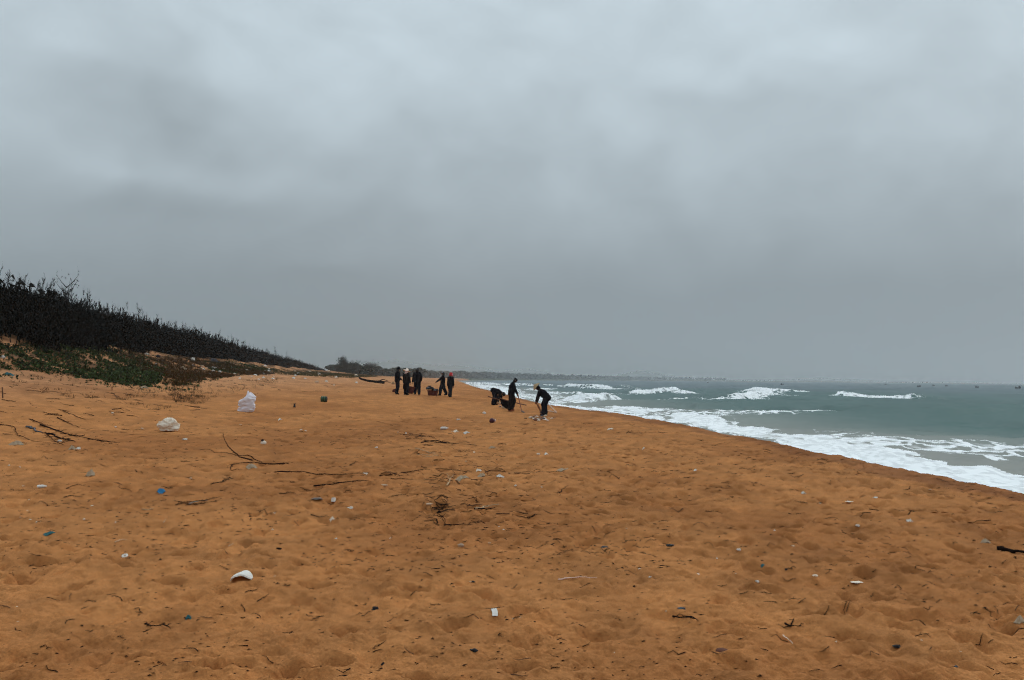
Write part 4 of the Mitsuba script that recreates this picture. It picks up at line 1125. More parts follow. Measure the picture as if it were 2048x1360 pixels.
def scrap(name, label, cat, px, py, wpx, hpx, m_, shape='crumple', seed=1, group=None, lift=0.0, **kw):
    """A piece of litter lying where the photograph shows it, sized from its pixels."""
    p = hit(px, py + hpx * .4)
    d = p[1]
    w, h = wpx / FPX * d / 2, hpx / FPX * d / 2
    if shape == 'sheet':
        w, h = w * .82, h * .85
    t = numbered(name)
    g = np.random.default_rng(seed * 7 + 3)
    p = p + [0, 0, lift]
    if shape == 'lump':
        put(t, crumple(p - [0, 0, .012], (w, w * .75, h * .9), seed, .10, 3, .5), m_, 35)
    elif shape == 'crumple':
        put(t, crumple(p - [0, 0, .004], (w * .86, max(w * .5, h * .5), max(h * .8, .12 * w)), seed, kw.get('rough', .55), kw.get('sub', 3), .55), m_, 35)
    elif shape == 'sheet':
        n = 15
        a = g.uniform(0, 3.1)
        u, v = np.meshgrid(np.linspace(-1, 1, n), np.linspace(-1, 1, n), indexing='ij')
        rr = 1 + 1.1 * (meshkit.fbm(np.stack([u, v, u * 0 + seed], -1) * 1.3, 3, seed) - .5)
        X, Y = u * w * rr, v * max(w * .5, h * 1.3) * rr
        x, y = X * math.cos(a * .3) - Y * math.sin(a * .3) + p[0], X * math.sin(a * .3) + Y * math.cos(a * .3) + p[1]
        q4 = np.stack([u * 1.5, v * 1.5, u * 0 + seed * 1.7], -1)
        rid = np.clip(1 - 5.5 * np.abs(meshkit.fbm(q4, 3, seed + 2) - .5), 0, 1)
        dome = np.clip(1.1 - u * u * .8 - v * v * .8, .05, 1)
        z = ground(x, y) + .004 + (rid * .8 + .35 * meshkit.fbm(q4 * 2.5, 2, seed + 4)) * dome * kw.get('puff', 1.0) * max(h * 1.9, .012)
        V = np.stack([x, y, z], -1).reshape(-1, 3)
        i, j = np.meshgrid(np.arange(n - 1), np.arange(n - 1), indexing='ij')
        q = np.stack([i * n + j, (i + 1) * n + j, (i + 1) * n + j + 1, i * n + j + 1], -1).reshape(-1, 4)
        low = V - [0, 0, .003]
        put(t, (np.vstack([V, low]), np.vstack([q, q[:, ::-1] + n * n])), m_, 25)
    elif shape == 'bottle':
        a = kw.get('rot', .3)
        prof = np.array([(0, 0), (.8, 0), (1, .12), (1, .68), (.55, .84), (.36, .88), (.36, 1.0), (0, 1.0)]) * [w * .36, w * 2]
        m = trimesh.creation.revolve(prof, sections=14)
        m.apply_transform(trimesh.transformations.rotation_matrix(math.pi / 2, [0, 1, 0]))
        m.apply_translation([-w, 0, w * .34])
        m.apply_transform(trimesh.transformations.rotation_matrix(a, [0, 0, 1]))
        m.apply_translation(p)
        put(t, m, m_, 40)
    tag(t, label, cat, group)
    return t


# the big white sack: a slumped tube of woven cloth, its mouth twisted shut to one side
p = hit(491, 824)
t = numbered('white_sack')
S = p[1] / FPX
nz, na = 46, 64
Z, A_ = np.meshgrid(np.linspace(0, 1, nz), np.linspace(0, 2 * np.pi, na, endpoint=False), indexing='ij')
R_ = np.interp(Z, [0, .04, .15, .45, .72, .86, .93, 1.0], [.10, .86, 1.0, 1.0, .98, .72, .40, .05])
q3 = np.stack([np.cos(A_) * 1.3, np.sin(A_) * 1.3, Z * 2.6], -1)
fold = np.abs(meshkit.fbm(q3 * np.array([1, 1, 2.2]) + np.stack([Z * 1.5, Z, Z * 0], -1), 3, 15) - .5)
R_ = R_ * (1 + .26 * (meshkit.fbm(q3 * 1.1, 3, 9) - .5) - .62 * fold * np.clip(Z * 5, 0, 1) + .05)
hgt, wid = 36 * S, 33 * S / 2
X_ = np.cos(A_) * R_ * wid + .17 * Z ** 1.3 + .03 * np.sin(Z * 7)
Y_ = np.sin(A_) * R_ * wid * .72
Zz = Z * hgt * (1 - .20 * np.cos(A_ - 2.6) * Z ** 2 * .8) + .05 * Z * np.sin(A_ * 3)
V = np.stack([X_, Y_, Zz], -1).reshape(-1, 3) + p - [.02, 0, .05]
i, j = np.meshgrid(np.arange(nz - 1), np.arange(na), indexing='ij')
part(t, 'body', (V, np.stack([i * na + j, i * na + (j + 1) % na, (i + 1) * na + (j + 1) % na, (i + 1) * na + j], -1).reshape(-1, 4)), 'mat_lilac_white', True)
for c0, c1, r0 in (((.10, 0, hgt * .80), (.07, 0, hgt * 1.16), .075), ((.26, 0, hgt * .74), (.40, .02, hgt * .84), .085)):
    e = tube(resample(p + np.array([c0, (np.array(c0) + c1) / 2 + [.01, 0, .0], c1]), 7, np.random.default_rng(4), .012), 0, rings=[r0 * 1.3, r0 * 1.2, r0 * .9, r0 * .75, r0 * .6, r0 * .45, r0 * .1], sides=9)
    part(t, 'ear', (e[0] * 1.0, e[1]), 'mat_lilac_white', 35)
tag(t, 'tied white woven sack standing upright on the sand', 'sack')
scrap('foam_block', 'weathered white foam lump, the biggest, lying below the dune', 'foam block', 337, 849, 42, 34, 'mat_foam_white', seed=5, rough=.34, sub=4, lift=.03)
t = scrap('foam_ball', 'round pale foam float with a dark hole', 'float', 527, 884, 13, 12, 'mat_foam_white', seed=6, rough=.12)
q = hit(525, 886)
part(t, 'hole', ball(lp(525, 881, q[1] - .12), .035), 'mat_black_wood')
q = hit(648, 804)
t = numbered('drink_can')
m = trimesh.creation.revolve(np.array([(0, 0), (.8, 0), (1, .06), (1, .94), (.8, 1), (0, 1)]) * [.14, .30], sections=20)
m.apply_transform(trimesh.transformations.rotation_matrix(math.pi / 2, [0, 1, 0]))
m.apply_translation(q + [-.15, 0, .13])
part(t, 'body', m, 'mat_dark_green')
for k, x in enumerate((-.10, .02)):
    m = trimesh.creation.revolve(np.array([(.1, 0), (.143, 0), (.143, .055), (.1, .055)]), sections=20)
    m.apply_transform(trimesh.transformations.rotation_matrix(math.pi / 2, [0, 1, 0]))
    m.apply_translation(q + [x, 0, .13])
    part(t, 'band', m, 'mat_green')
tag(t, 'dark green banded canister lying left of the standing people', 'canister')
q = hit(589, 815)
t = numbered('small_bottle')
m = trimesh.creation.revolve(np.array([(0, 0), (.05, 0), (.055, .02), (.05, .08), (.034, .10), (.036, .14), (.045, .17), (.02, .18), (0, .18)]), sections=14)
m.apply_translation(q)
put(t, m, 'mat_black_plastic')
tag(t, 'small black bottle standing upright between sack and canister', 'bottle')
q = hit(984, 845.5)
t = numbered('red_float')
put(t, crumple(q, (.10, .10, .10), 12, .06, 3, .7), 'mat_maroon')
tag(t, 'round maroon float lying left of the rubbish heaps', 'float')
part_key = numbered('float_scrap')
put(part_key, crumple(q + [.12, .05, .04], (.03, .03, .06), 14, .3, 2, .5), 'mat_pink_straw')
tag(part_key, 'pale pink scrap behind the maroon float', 'scrap')

# white shell, ring, cup, strip and cloths of the foreground
q = hit(483.5, 1159)
d = q[1]
t = numbered('foam_shell')
u, v = np.meshgrid(np.linspace(-1, 1, 22), np.linspace(-1, 1, 12), indexing='ij')
w = 21 / FPX * d
hgt = (1 - u * u) ** .75 * (.058 + .006 * np.sin(u * 5)) * (1 - .15 * v * v) + .010 * (meshkit.fbm(np.stack([u * 3, v * 3, u * 0], -1), 3, 4) - .5)
V1 = np.stack([u * w + q[0], v * .07 * np.sqrt(1 - u * u * .93) + q[1], hgt + q[2] - .008 + .006 * u], -1).reshape(-1, 3)
V2 = V1 - [0, 0, .012]
i, j = np.meshgrid(np.arange(21), np.arange(11), indexing='ij')
f = np.stack([i * 12 + j, (i + 1) * 12 + j, (i + 1) * 12 + j + 1, i * 12 + j + 1], -1).reshape(-1, 4)
rim = [[k * 12, (k + 1) * 12, 264 + (k + 1) * 12, 264 + k * 12] for k in range(21)] + [[k * 12 + 11, 264 + k * 12 + 11, 264 + (k + 1) * 12 + 11, (k + 1) * 12 + 11] for k in range(21)]
put(t, (np.vstack([V1, V2]), np.vstack([f, f[:, ::-1] + 264, rim])), 'mat_white_plastic', 35)
tag(t, 'curved white shell shaped shard arched on the sand, lower left', 'shard')
q = hit(249.5, 1115)
t = numbered('white_ring')
m = trimesh.creation.torus(.021, .0085, major_sections=24, minor_sections=10)
m.apply_transform(trimesh.transformations.rotation_matrix(.35, [1, 0, 0]))
m.apply_translation(q + [0, 0, .014])
put(t, m, 'mat_white_plastic')
tag(t, 'small white plastic ring lying flat on the left sand', 'ring')
q = hit(667, 1007)
t = numbered('plastic_cup')
m = trimesh.creation.revolve(np.array([(0, 0), (.036, 0), (.026, .052), (.024, .052), (.033, .004), (0, .004)]), sections=18)
m.apply_translation(q)
put(t, m, 'mat_white_plastic')
tag(t, 'white plastic cup upside down in mid beach', 'cup')
scrap('paper_flower', 'little white torn cap right below the upturned cup', 'scrap', 700, 1015, 11, 6, 'mat_white_plastic', 'crumple', 15, rough=.7)
q = hit(988, 1243)
t = numbered('paper_strip')
n = 12
V = []
for k in range(n):
    s = k / (n - 1)
    for e in (-1, 1):
        V.append(q + np.array([.020 * e + .006 - .018 * s + .004 * math.sin(5 * s), .16 * s, .012 + .016 * math.sin(3 * s + .4) + .015 * s]))
V = np.array(V)
V[:, 2] = np.maximum(V[:, 2], ground(V[:, 0], V[:, 1]) + .004)
f = np.array([[2 * k, 2 * k + 1, 2 * k + 3, 2 * k + 2] for k in range(n - 1)])
put(t, (np.vstack([V, V - [0, 0, .002]]), np.vstack([f, f[:, ::-1] + 2 * n])), 'mat_dull_white', True)
tag(t, 'pale rectangular wrapper strip lying lengthwise in the foreground', 'wrapper')

LITTER = [('plastic_scrap', 'bright blue crumpled plastic on the left sand', 'scrap', 321, 983, 18, 9, 'mat_blue', 'crumple', 1), ('cloth_scrap', 'flat teal cloth scrap on the far left sand', 'cloth', 98, 1069, 22, 7, 'mat_teal', 'crumple', 2),
          ('cloth_scrap', 'little teal and white wrapper bit near the bottom left', 'scrap', 376, 1242, 13, 7, 'mat_teal', 'crumple', 3), ('crushed_can', 'crushed grey carton on the left sand below the driftwood pile', 'carton', 179, 949, 18, 13, 'mat_grey_film', 'crumple', 4),
          ('plastic_bottle', 'clear plastic bottle lying above the upper driftwood heap', 'bottle', 889, 857, 16, 6, 'mat_dull_white', 'bottle', 5), ('plastic_bottle', 'short white bottle left of the maroon float', 'bottle', 917, 839, 8, 5, 'mat_dull_white', 'bottle', 6), ('white_box', 'small white box lying left of the bent person', 'box', 968.5, 825.5, 7, 6, 'mat_white_plastic', 'crumple', 7),
          ('plastic_sheet', 'flat pale plastic sheet piece left of the leaning twigs', 'plastic', 911, 863, 18, 4, 'mat_foam_white', 'crumple', 8), ('plastic_sheet', 'torn white plastic piece right of the flat pale sheet', 'plastic', 932, 865, 17, 4, 'mat_dull_white', 'crumple', 9),
          ('plastic_bag', 'clear crumpled bag on open sand below the maroon float', 'bag', 984, 894, 20, 6, 'mat_grey_film', 'crumple', 10), ('plastic_bag', 'white bag rag on open sand right of the clear crumpled bag', 'bag', 1092, 908.5, 11, 4, 'mat_white_plastic', 'crumple', 11),
          ('plastic_sheet', 'long clear plastic sheet at the end of the wavy stem', 'plastic', 1125, 940, 26, 5, 'mat_grey_film', 'crumple', 12), ('plastic_bag', 'white plastic knot above the arched stick', 'bag', 957, 941, 13, 5, 'mat_foam_white', 'crumple', 13), ('plastic_bag', 'grey torn bag left of the arched stick', 'bag', 963, 951, 20, 7, 'mat_grey_film', 'crumple', 14),
          ('plastic_bag', 'flat grey bag under the bowed stem', 'bag', 924, 955, 32, 7, 'mat_grey_film', 'crumple', 15), ('plastic_sheet', 'pale rag under the arched stick', 'plastic', 1000, 951, 22, 5, 'mat_dull_white', 'crumple', 16), ('leaf_scrap', 'grey white flat leaf under the forked branch', 'leaf', 503, 931, 22, 7, 'mat_grey_film', 'crumple', 17),
          ('plastic_shard', 'long translucent plastic shard on the left dune foot', 'shard', 32, 886, 30, 10, 'mat_grey_film', 'sheet', 18), ('plastic_disc', 'round white plastic disc at the foot of the driftwood pile', 'disc', 156.5, 896, 9, 7, 'mat_white_plastic', 'crumple', 19), ('plastic_bag', 'greyish bag beside the round white plastic disc', 'bag', 144, 894, 14, 9, 'mat_grey_film', 'crumple', 20),
          ('plastic_cup', 'pale crushed cup inside the left driftwood pile', 'cup', 119.5, 881, 8, 7, 'mat_dull_white', 'crumple', 21), ('foam_chip', 'white flat foam chip below the biggest foam lump', 'foam', 369.5, 878, 10, 4, 'mat_white_plastic', 'crumple', 22), ('white_stick', 'short thick white stick on the far left sand', 'stick', 84, 974, 17, 4, 'mat_white_plastic', 'bottle', 23),
          ('black_clod', 'black clod in a hollow left of the foreground middle', 'clod', 750, 1215, 12, 9, 'mat_black_plastic', 'crumple', 24), ('black_clod', 'black lump with pale edge in the bottom middle', 'clod', 947, 1305, 15, 9, 'mat_black_plastic', 'crumple', 25), ('black_clod', 'black ragged clod at the picture bottom left of middle', 'clod', 766, 1326, 9, 8, 'mat_black_plastic', 'crumple', 26),
          ('black_clod', 'tiny black clod in the sand above the wrapper strip', 'clod', 947, 1163, 7, 4, 'mat_black_plastic', 'crumple', 27), ('plastic_film', 'faint translucent film on the sand in mid foreground', 'film', 922, 1094, 11, 9, 'mat_clear_film', 'crumple', 28), ('dark_cloth', 'black oblong scrap right of the twig litter field', 'scrap', 1339, 1095.5, 15, 5, 'mat_black_plastic', 'crumple', 29),
          ('dark_cloth', 'blue black scrap in the twig litter field', 'scrap', 1208.5, 1098, 12, 7, 'mat_slate', 'crumple', 30), ('dark_cloth', 'blue black scrap right below in the foreground', 'scrap', 1363, 1220, 17, 6, 'mat_slate', 'crumple', 31), ('cloth_scrap', 'thin teal rag on the right sand', 'cloth', 1525, 1134, 10, 4, 'mat_teal', 'crumple', 32),
          ('plastic_bag', 'clear glinting plastic bag on the right slope', 'bag', 1819, 1039, 15, 9, 'mat_dull_white', 'crumple', 33), ('plastic_bag', 'grey brown crumpled bag near the thick black branch', 'bag', 1971.5, 1081, 20, 10, 'mat_grey_film', 'crumple', 34), ('foam_chip', 'white chip on the sand near the surf on the right', 'foam', 1751, 996, 12, 4, 'mat_white_plastic', 'crumple', 35),
          ('foam_chip', 'long white chip left of the one near the surf', 'foam', 1698, 1005.5, 16, 3, 'mat_foam_white', 'crumple', 36), ('foam_chip', 'small white chip with a brown foot on the right slope', 'foam', 1715, 1051, 9, 5, 'mat_white_plastic', 'crumple', 37), ('plastic_bag', 'white and black torn bag beside dark twigs on right', 'bag', 1607, 987, 14, 5, 'mat_dull_white', 'crumple', 38),
          ('foam_chip', 'white flake at the end of a long footprint, right', 'foam', 1630, 1151, 12, 5, 'mat_foam_white', 'crumple', 39), ('foam_chip', 'thin pale flake in the hollows on the right', 'foam', 1712, 1164, 22, 3, 'mat_foam_white', 'crumple', 40), ('paper_sheet', 'flat pale sheet half buried at the right picture edge', 'sheet', 2040, 1239, 26, 9, 'mat_grey_film', 'sheet', 41),
          ('foam_chip', 'white bean shaped chip in the right foreground', 'foam', 1395, 1149.5, 9, 3, 'mat_white_plastic', 'crumple', 42), ('foam_chip', 'white chip at the end of the long white cane', 'foam', 1300, 1157, 6, 3, 'mat_white_plastic', 'crumple', 43), ('foam_chip', 'white lump on a dark twig right of the twig litter field', 'foam', 1478, 1107, 9, 5, 'mat_white_plastic', 'crumple', 44),
          ('foam_chip', 'broken white chip pair on right sand', 'foam', 1514, 1168, 8, 6, 'mat_white_plastic', 'crumple', 45), ('black_clod', 'square black clod on right sand', 'clod', 1572.5, 1139, 6, 5, 'mat_black_plastic', 'crumple', 46), ('coconut_husk', 'brown half coconut husk pressed into the lower right sand', 'coconut', 1445, 1301, 28, 14, 'mat_brown', 'lump', 47),
          ('black_clod', 'dark stone like clod near the lower right', 'clod', 1797, 1297, 20, 7, 'mat_black_plastic', 'crumple', 48), ('dark_cloth', 'small grey lump near the bottom right', 'scrap', 1912, 1335, 9, 6, 'mat_slate', 'crumple', 49), ('black_clod', 'black burnt clod left of the square black one, by the fan of twigs', 'clod', 878, 1024, 9, 6, 'mat_black_wood', 'crumple', 50),
          ('black_clod', 'black clod on the sand above the white shell shard', 'clod', 557, 1097, 12, 6, 'mat_black_wood', 'crumple', 51), ('dry_leaf', 'curled dark leaf on the sand right of the teal wrapper bit', 'leaf', 584, 1267, 10, 6, 'mat_black_wood', 'crumple', 52), ('seaweed_tuft', 'small tuft of grey seaweed in the mid left sand', 'seaweed', 634, 998, 20, 6, 'mat_grey_wood', 'crumple', 53), ('bone', 'pale bone like stick right of the rough branch', 'bone', 769, 973, 13, 4, 'mat_pale_wood', 'bottle', 54),
          ('white_scrap', 'white twisted scrap in the mid sand below the cup', 'scrap', 665, 1041, 12, 4, 'mat_foam_white', 'crumple', 55), ('bone', 'beige short stick above the fan of twigs', 'stick', 859, 1010, 13, 3, 'mat_pale_wood', 'bottle', 56), ('sea_shell', 'white shell on the sand right of the flat grey bag', 'shell', 1031, 973, 5, 4, 'mat_white_plastic', 'crumple', 57), ('plastic_scrap', 'white scrap near the crest at right of the people', 'scrap', 1288, 896, 9, 4, 'mat_white_plastic', 'crumple', 58),
          ('plastic_scrap', 'pale scrap with twigs on the crest at right of the people', 'scrap', 1220, 858, 14, 4, 'mat_foam_white', 'crumple', 59), ('plastic_sheet', 'clear sheet left on the sand right of the wavy stem', 'plastic', 1391, 940, 13, 4, 'mat_dull_white', 'crumple', 60), ('plastic_scrap', 'white scrap on the far sand above the forked branch', 'scrap', 560, 838.5, 9, 3, 'mat_white_plastic', 'crumple', 61), ('plastic_sheet', 'white torn corner beside the long thin stick', 'plastic', 731, 948, 16, 5, 'mat_foam_white', 'crumple', 62),
          ('white_bag', 'white upright bag on the dune before the dark scrub', 'bag', 385.5, 718, 9, 11, 'mat_white_plastic', 'crumple', 63), ('dark_bag', 'black bag on the pale dune sand under the thicket', 'bag', 316, 712, 11, 8, 'mat_black_plastic', 'crumple', 64), ('white_bag', 'white bag on top of the blue black sack on the dune', 'bag', 427, 711, 11, 6, 'mat_dull_white', 'crumple', 65), ('dark_bag', 'blue black sack on the dune right of the white upright bag', 'sack', 427, 720, 14, 12, 'mat_slate', 'crumple', 66),
          ('white_bag', 'bright white bag lying on top of the green vine', 'bag', 162, 693.5, 12, 5, 'mat_white_plastic', 'crumple', 67), ('white_bag', 'white bag in the vine at the left picture edge', 'bag', 5, 714, 10, 8, 'mat_white_plastic', 'crumple', 68), ('grey_bag', 'grey bag draped on dune scrub below the white upright bag', 'bag', 366, 736, 15, 8, 'mat_grey_film', 'crumple', 69), ('white_bag', 'white rag standing in the dune scrub right of the vine', 'bag', 312, 729, 5, 9, 'mat_dull_white', 'crumple', 70),
          ('green_bag', 'greenish bag at the lower tip of the vine', 'bag', 290, 774, 18, 7, 'mat_grey_film', 'crumple', 71), ('white_bag', 'small white bag on the black slope under the thicket', 'bag', 257, 690, 9, 7, 'mat_dull_white', 'crumple', 72), ('grey_bag', 'pale bag on the dune sand between the dark bag and the vine', 'bag', 294, 707, 12, 5, 'mat_dull_white', 'crumple', 73), ('white_bag', 'white scrap in the green grass patch on the dune', 'bag', 426, 742, 6, 7, 'mat_white_plastic', 'crumple', 74),
          ('teal_bag', 'teal plastic in the twigs at the left edge below the vine', 'plastic', 18, 748, 20, 7, 'mat_teal', 'crumple', 75)]
for n_, lab, cat, px, py, w_, h_, m_, shp, sd in LITTER:
    if shp == 'crumple' and n_ in ('plastic_bag', 'plastic_sheet', 'cloth_scrap', 'plastic_scrap', 'leaf_scrap', 'white_scrap', 'grey_bag', 'green_bag', 'teal_bag', 'crushed_can', 'paper_flower'):
        shp = 'sheet'
    scrap(n_, lab, cat, px, py, w_, h_, m_, shp, sd)

# scraps on the dune that nothing tells apart
g = np.random.default_rng(90)
for k in range(64):
    s = g.random()
    px = 250 + 480 * s ** .9
    py = np.interp(px, [250, 320, 450, 640, 740], [740, 745, 742, 747, 756]) + g.normal(0, 9)
    scrap('dune_scrap', 'small pale plastic scrap lying among the dune scrub', 'scrap', px, py, g.uniform(3.5, 9), g.uniform(2.5, 5), ('mat_foam_white', 'mat_dull_white', 'mat_pale_wood', 'mat_white_plastic')[k % 4], 'sheet' if k % 2 else 'crumple', 200 + k, 'pale scraps on the dune scrub', sub=2)
# white chips on the beach
CHIPS = [(39, 935), (18, 931), (46, 971), (58.6, 1002), (184, 1013), (381, 959), (231, 854), (225, 825), (284, 858), (602, 860), (611, 862), (481, 849), (1077, 907.5), (948, 905), (796, 864), (753, 894), (1031, 972), (1253, 1060), (672, 1078), (781, 1078), (979, 1088), (998, 1054), (1007, 1059), (932, 923), (1083, 974), (55, 1021), (40, 1034), (168, 1039), (60, 1043), (80, 1044), (74, 1043), (33, 1214), (35, 1243), (56, 1080), (545, 1060), (1041, 1243), (1026, 1243), (1230, 1304), (1921, 1320), (1843, 1286), (1672, 1287), (550, 1153), (231, 1044), (548, 1028), (1472, 1147), (1279, 1138), (1586, 1092), (1332, 1222), (1434, 1120), (812, 866), (1860, 980), (1549, 1060), (1640, 1010), (941, 1163)]
for k, (px, py) in enumerate(CHIPS):
    d = hit(px, py)[1]
    scrap('white_chip', 'tiny white chip of shell or foam on the orange sand', 'chip', px, py, g.uniform(3.5, 6.5), g.uniform(2, 3.6), ('mat_white_plastic', 'mat_foam_white', 'mat_pale_wood')[k % 3], 'crumple', 300 + k, 'white chips on the sand', sub=2)

# rubbish raked into heaps
HEAPS = [((1079, 837.5, 26, 7), 58, 'the conical hat person'), ((1003, 809, 11, 5), 16, 'the bent person'), ((1010, 815, 14, 4), 14, 'the bent person')]
for (px, py, wx_, wy_), n_, who in HEAPS:
    for k in range(n_):
        q, w_ = hit(px + g.normal(0, wx_ * .45), py + g.normal(0, wy_ * .40)), g.uniform(.02, .075)
        t = numbered('heap_scrap')
        put(t, crumple(q + [0, 0, g.uniform(0, .05)], (w_, w_ * .7, w_ * g.uniform(.25, .6)), int(g.integers(1, 999)), .5, 2, .4), g.choice(['mat_white_plastic', 'mat_dull_white', 'mat_foam_white', 'mat_grey_film', 'mat_purple', 'mat_rust', 'mat_slate', 'mat_black_wood', 'mat_pale_wood']), 30)
        tag(t, f'small scrap in the raked rubbish at the feet of {who}', 'scrap', 'raked rubbish by ' + who)

# twigs strewn over the sand: the larger ones each a thing, the rest one mass
FIELDS = [((790, 1010, 862, 1000), 60, 'in the tangle of litter running up the middle'), ((850, 900, 950, 1060), 60, 'around the fan of fine twigs in mid beach'), ((1108, 1300, 1068, 1112), 46, 'in the twig litter field right of middle'), ((880, 1100, 985, 1100), 30, 'around the pale split plank'), ((100, 420, 770, 830), 36, 'on the dune sand below the green vine'),
          ((0, 300, 748, 835), 46, 'on the dune sand at the far left'), ((420, 700, 740, 790), 44, 'on the dune sand between white sack and grass'), ((800, 1000, 860, 960), 36, 'around the driftwood heaps and the bowed stem'), ((1200, 1650, 860, 960), 48, 'on the smooth sand sloping to the surf'), ((500, 800, 850, 1050), 40, 'on the sand about the long thin stick'),
          ((1300, 2040, 960, 1150), 60, 'on the trodden slope at the right'), ((0, 420, 840, 1010), 34, 'on the sand near the left driftwood pile'), ((0, 1000, 1100, 1350), 60, 'in the left half of the foreground sand'), ((1000, 2040, 1120, 1360), 70, 'in the right half of the foreground sand')]
sticks, tiny, brown = [], [], []
g = np.random.default_rng(97)
for (x0, x1, y0, y1), n_, where in FIELDS:
    for _ in range(n_):
        px, py = g.uniform(x0, x1), g.uniform(y0, y1)
        sticks.append((px, py, g.uniform(.07, .27) * (2.2 if py < 832 else 1.3 if py < 900 else .9 if py < 1050 else .42), where))
order = np.argsort([-(s[2] / max(hit(s[0], s[1])[1], 1)) for s in sticks])


def twig_mesh(q, L, rng, r):
    a = rng.normal(0, .55) + (math.pi if rng.random() < .5 else 0)
    d = np.array([math.cos(a), math.sin(a), 0])
    p = np.stack([q + d * L * (s - .5) + np.array([-d[1], d[0], 0]) * rng.normal(0, .08 * L) for s in (0, .35, .7, 1)])
    p[:, 2] = ground(p[:, 0], p[:, 1]) + r * .8 + np.abs(rng.normal(0, .006, 4))
    ms = [tube(p, r, r * .45, 5)]
    if rng.random() < .5:
        e = p[1] + (d * .6 + np.array([-d[1], d[0], .2]) * rng.choice([-1, 1])) * L * .3
        ms.append(tube([p[1], e], r * .6, r * .3, 4))
    return join(ms)


for rank, k in enumerate(order):
    px, py, L, where = sticks[k]
    q = hit(px, py)
    if q[0] > crest_x(q[1]) - .3:
        continue
    m = twig_mesh(q, L, g, max(.003, .028 * L * g.uniform(.6, 1.3)))
    if rank < 290:
        t = numbered('twig')
        put(t, m, ('mat_black_wood', 'mat_dark_wood', 'mat_black_wood', 'mat_mid_wood')[rank % 4], 50)
        tag(t, 'short dark twig lying loose ' + where, 'twig', 'dark twigs ' + where)
    else:
        tiny.append(m)
for k in range(5200):
    py = 835 + 300 * g.random() ** .9
    q = np.array([0.0, 0, 0])
    v = ray(g.uniform(-40, 2090), py)
    q[:2] = (v * 1.65 / -v[2])[:2]
    if q[0] > crest_x(q[1]) - .5 or meshkit.fbm(np.array([q[0] * .4, q[1] * .22, 7.0]), 3, 67) < .43:
        continue
    q[2] = float(ground(q[0], q[1]))
    L, a, w_ = g.uniform(.02, .075) * (.5 + q[1] / 24), g.uniform(0, 6.28), g.uniform(.002, .0055) * (.4 + q[1] / 20)
    u_, n_ = np.array([math.cos(a), math.sin(a), 0]), np.array([-math.sin(a), math.cos(a), 0])
    V = q + np.array([-u_ * L, u_ * L + [0, 0, w_ * .3], n_ * w_ * 2 + u_ * L * .3 * g.normal(), [0, 0, w_ * 1.8]])
    (tiny if k % 2 else brown).append((V, np.array([[0, 2, 3], [1, 3, 2], [0, 3, 1], [0, 1, 2]])))
for k in range(3000):
    py = 800 + 555 * g.random() ** 1.1
    px = g.uniform(-40, 2090)
    v = ray(px, py)
    if v[2] > -.012:
        continue
    t_ = 1.65 / -v[2]
    q = np.array([v[0] * t_, t_, 0])
    if q[0] > crest_x(q[1]) - .4 or meshkit.fbm(np.array([q[0] * .5, q[1] * .35, 2.0]), 3, 66) < .47:
        continue
    q[2] = float(ground(q[0], q[1]))
    s = (.0016 + .0019 * q[1] ** .7) * g.uniform(.25, 1.0)
    a = g.normal(0, .5)
    c_, s_ = math.cos(a) * s * g.uniform(1.5, 4), math.sin(a) * s * 2
    V = q + np.array([[-c_, -s_, 0], [c_, s_, .002], [s_ * .3, -s * .8, s * .9], [-s_ * .3, s * .8, s * .8]]) * g.uniform(.6, 1.4, (4, 3))
    tiny.append((V, np.array([[0, 2, 1], [0, 1, 3], [0, 3, 2], [1, 2, 3]])))
put('beach_debris', join(tiny), 'mat_black_wood', False)
tag('beach_debris', 'fine dark plant debris sprinkled over the whole beach', 'debris', kind='stuff')
put('brown_debris', join(brown), 'mat_dark_wood', False)
tag('brown_debris', 'brown plant crumbs and twig ends sprinkled over the middle of the beach', 'debris', kind='stuff')
# dead plant below the vine
g = np.random.default_rng(98)
q = hit(224, 781)
t = numbered('dead_plant')
part(t, 'stem', join([tube([q, q + [g.normal(0, .05), 0, .2], q + [g.normal(0, .12), 0, .40]], .014, .006, 5) for _ in range(3)]), 'mat_rust')
part(t, 'crown', leaf_cloud(g, 60, q + [0, 0, .44], np.array([.14, .10, .07]), .05), 'mat_vine', False)
tag(t, 'small plant with reddish bare stems hanging from the vine edge', 'plant')
q = hit(352, 805)
t = numbered('dead_plant')
part(t, 'stem', join([tube([q, q + [g.normal(0, .12), g.normal(0, .1), .3], q + [g.normal(0, .3), 0, g.uniform(.45, .75)]], .012, .004, 4) for _ in range(9)]), 'mat_dark_wood')
part(t, 'crown', leaf_cloud(g, 90, q + [0, 0, .42], np.array([.25, .15, .17]), .035), 'mat_dry', False)
tag(t, 'wiry brown dead bush on the bare dune sand above the foam lump', 'bush')


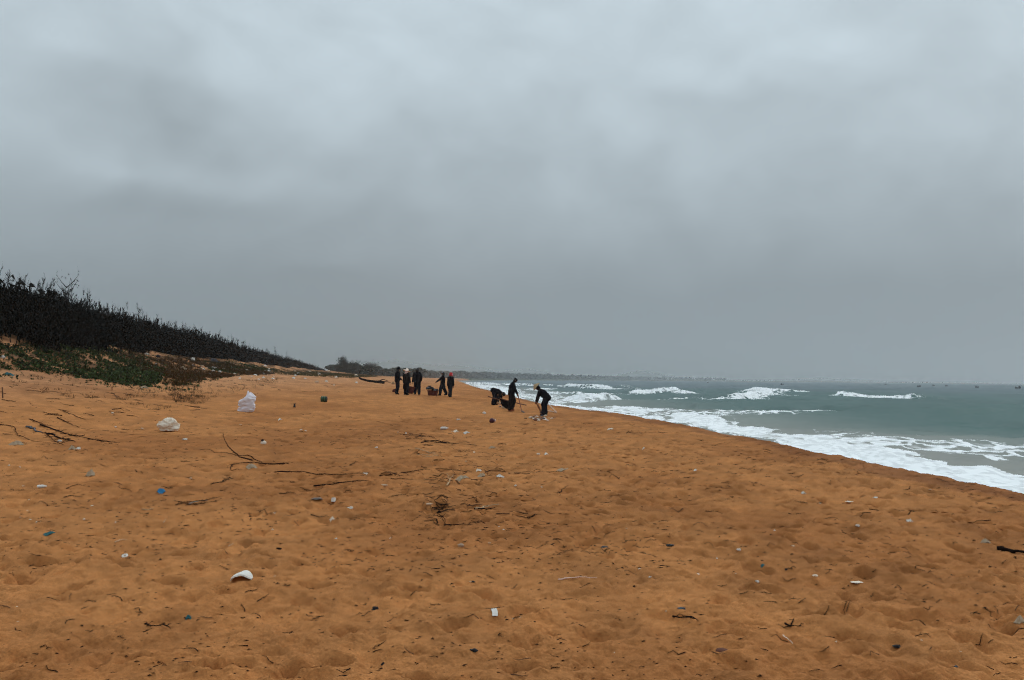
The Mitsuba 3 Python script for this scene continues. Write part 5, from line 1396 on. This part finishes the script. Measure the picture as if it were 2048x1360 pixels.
# ------------------------------------------------------------------ boats
def boat(px, py, wpx, label, facing=1, mast=True):
    xy = sea_pt(px, py)
    L = max(wpx / FPX * xy[1], 2.0)
    t = numbered('fishing_boat')
    n = 13
    V = []
    for k in range(n):
        s = k / (n - 1) * 2 - 1
        b = (1 - abs(s) ** 2.6) * L * .13 + .02
        sheer = L * (.085 + .10 * max(0, s) ** 2 + .035 * max(0, -s) ** 2)
        V += [(s * L / 2, -b, sheer), (s * L / 2 * .93, -b * .62, -.1), (s * L / 2 * .93, b * .62, -.1), (s * L / 2, b, sheer)]
    F = []
    for k in range(n - 1):
        for e in range(4):
            F.append((4 * k + e, 4 * k + (e + 1) % 4, 4 * k + 4 + (e + 1) % 4, 4 * k + 4 + e))
    F += [(0, 3, 2, 1), (4 * n - 4, 4 * n - 3, 4 * n - 2, 4 * n - 1)]
    M = T().translate([float(xy[0]), float(xy[1]), SEA + .22]).scale([facing, 1, 1.7])
    for nm, ms, m_ in (('hull', (np.array(V), np.array(F)), 'mat_boat'), ('cabin', trimesh.util.concatenate([bx((-L * .24, 0, L * .16), (L * .22, L * .15, L * .14)), bx((-L * .24, 0, L * .238), (L * .28, L * .19, L * .02))]), 'mat_boat_cabin')) + ((('mast', tube([(L * .1, 0, .1), (L * .1, 0, L * .34)], L * .011, L * .007, 6), 'mat_boat'),) if mast else ()):
        k = part(t, nm, ms, m_, False)
        scene[k]['to_world'] = M
    tag(t, label, 'boat', 'fishing boats at sea')


for px, py, w_, lab, fc, ms in ((2036, 777.5, 12, 'dark fishing boat farthest right on the sea', -1, False), (1954, 775.8, 7, 'second fishing boat from the right, with a mast', 1, True), (1893, 772.5, 5, 'tiny boat midway between the mast boat and the low boat', 1, False), (1838, 774, 8, 'low dark fishing boat fourth from the right', -1, False), (1867, 771.8, 4, 'faint tiny boat just right of the low dark boat', 1, False), (1771, 769.5, 4, 'faint speck of a boat left of the low dark boat', 1, False), (1564, 769.5, 6, 'lone dark boat off the breakers in mid sea', 1, False), (1416, 766, 4, 'lone leftmost boat speck far out below the headland hill', 1, True)):
    boat(px, py, w_, lab, fc, ms)

# ------------------------------------------------------------------ sea haze
scene['sea_air'] = {'type': 'homogeneous', 'albedo': {'type': 'rgb', 'value': [0.94, 0.95, 0.955]}, 'sigma_t': {'type': 'rgb', 'value': [4.4e-4, 4.4e-4, 4.4e-4]}, 'phase': {'type': 'hg', 'g': 0.8}}
scene['haze'] = {'type': 'cube', 'to_world': T().translate([0, 0, 55]).scale([7300, 7300, 60]), 'bsdf': {'type': 'null'}, 'interior': {'type': 'ref', 'id': 'sea_air'}}
tag('haze', 'thin grey sea haze veiling the far coast', 'haze', kind='stuff')
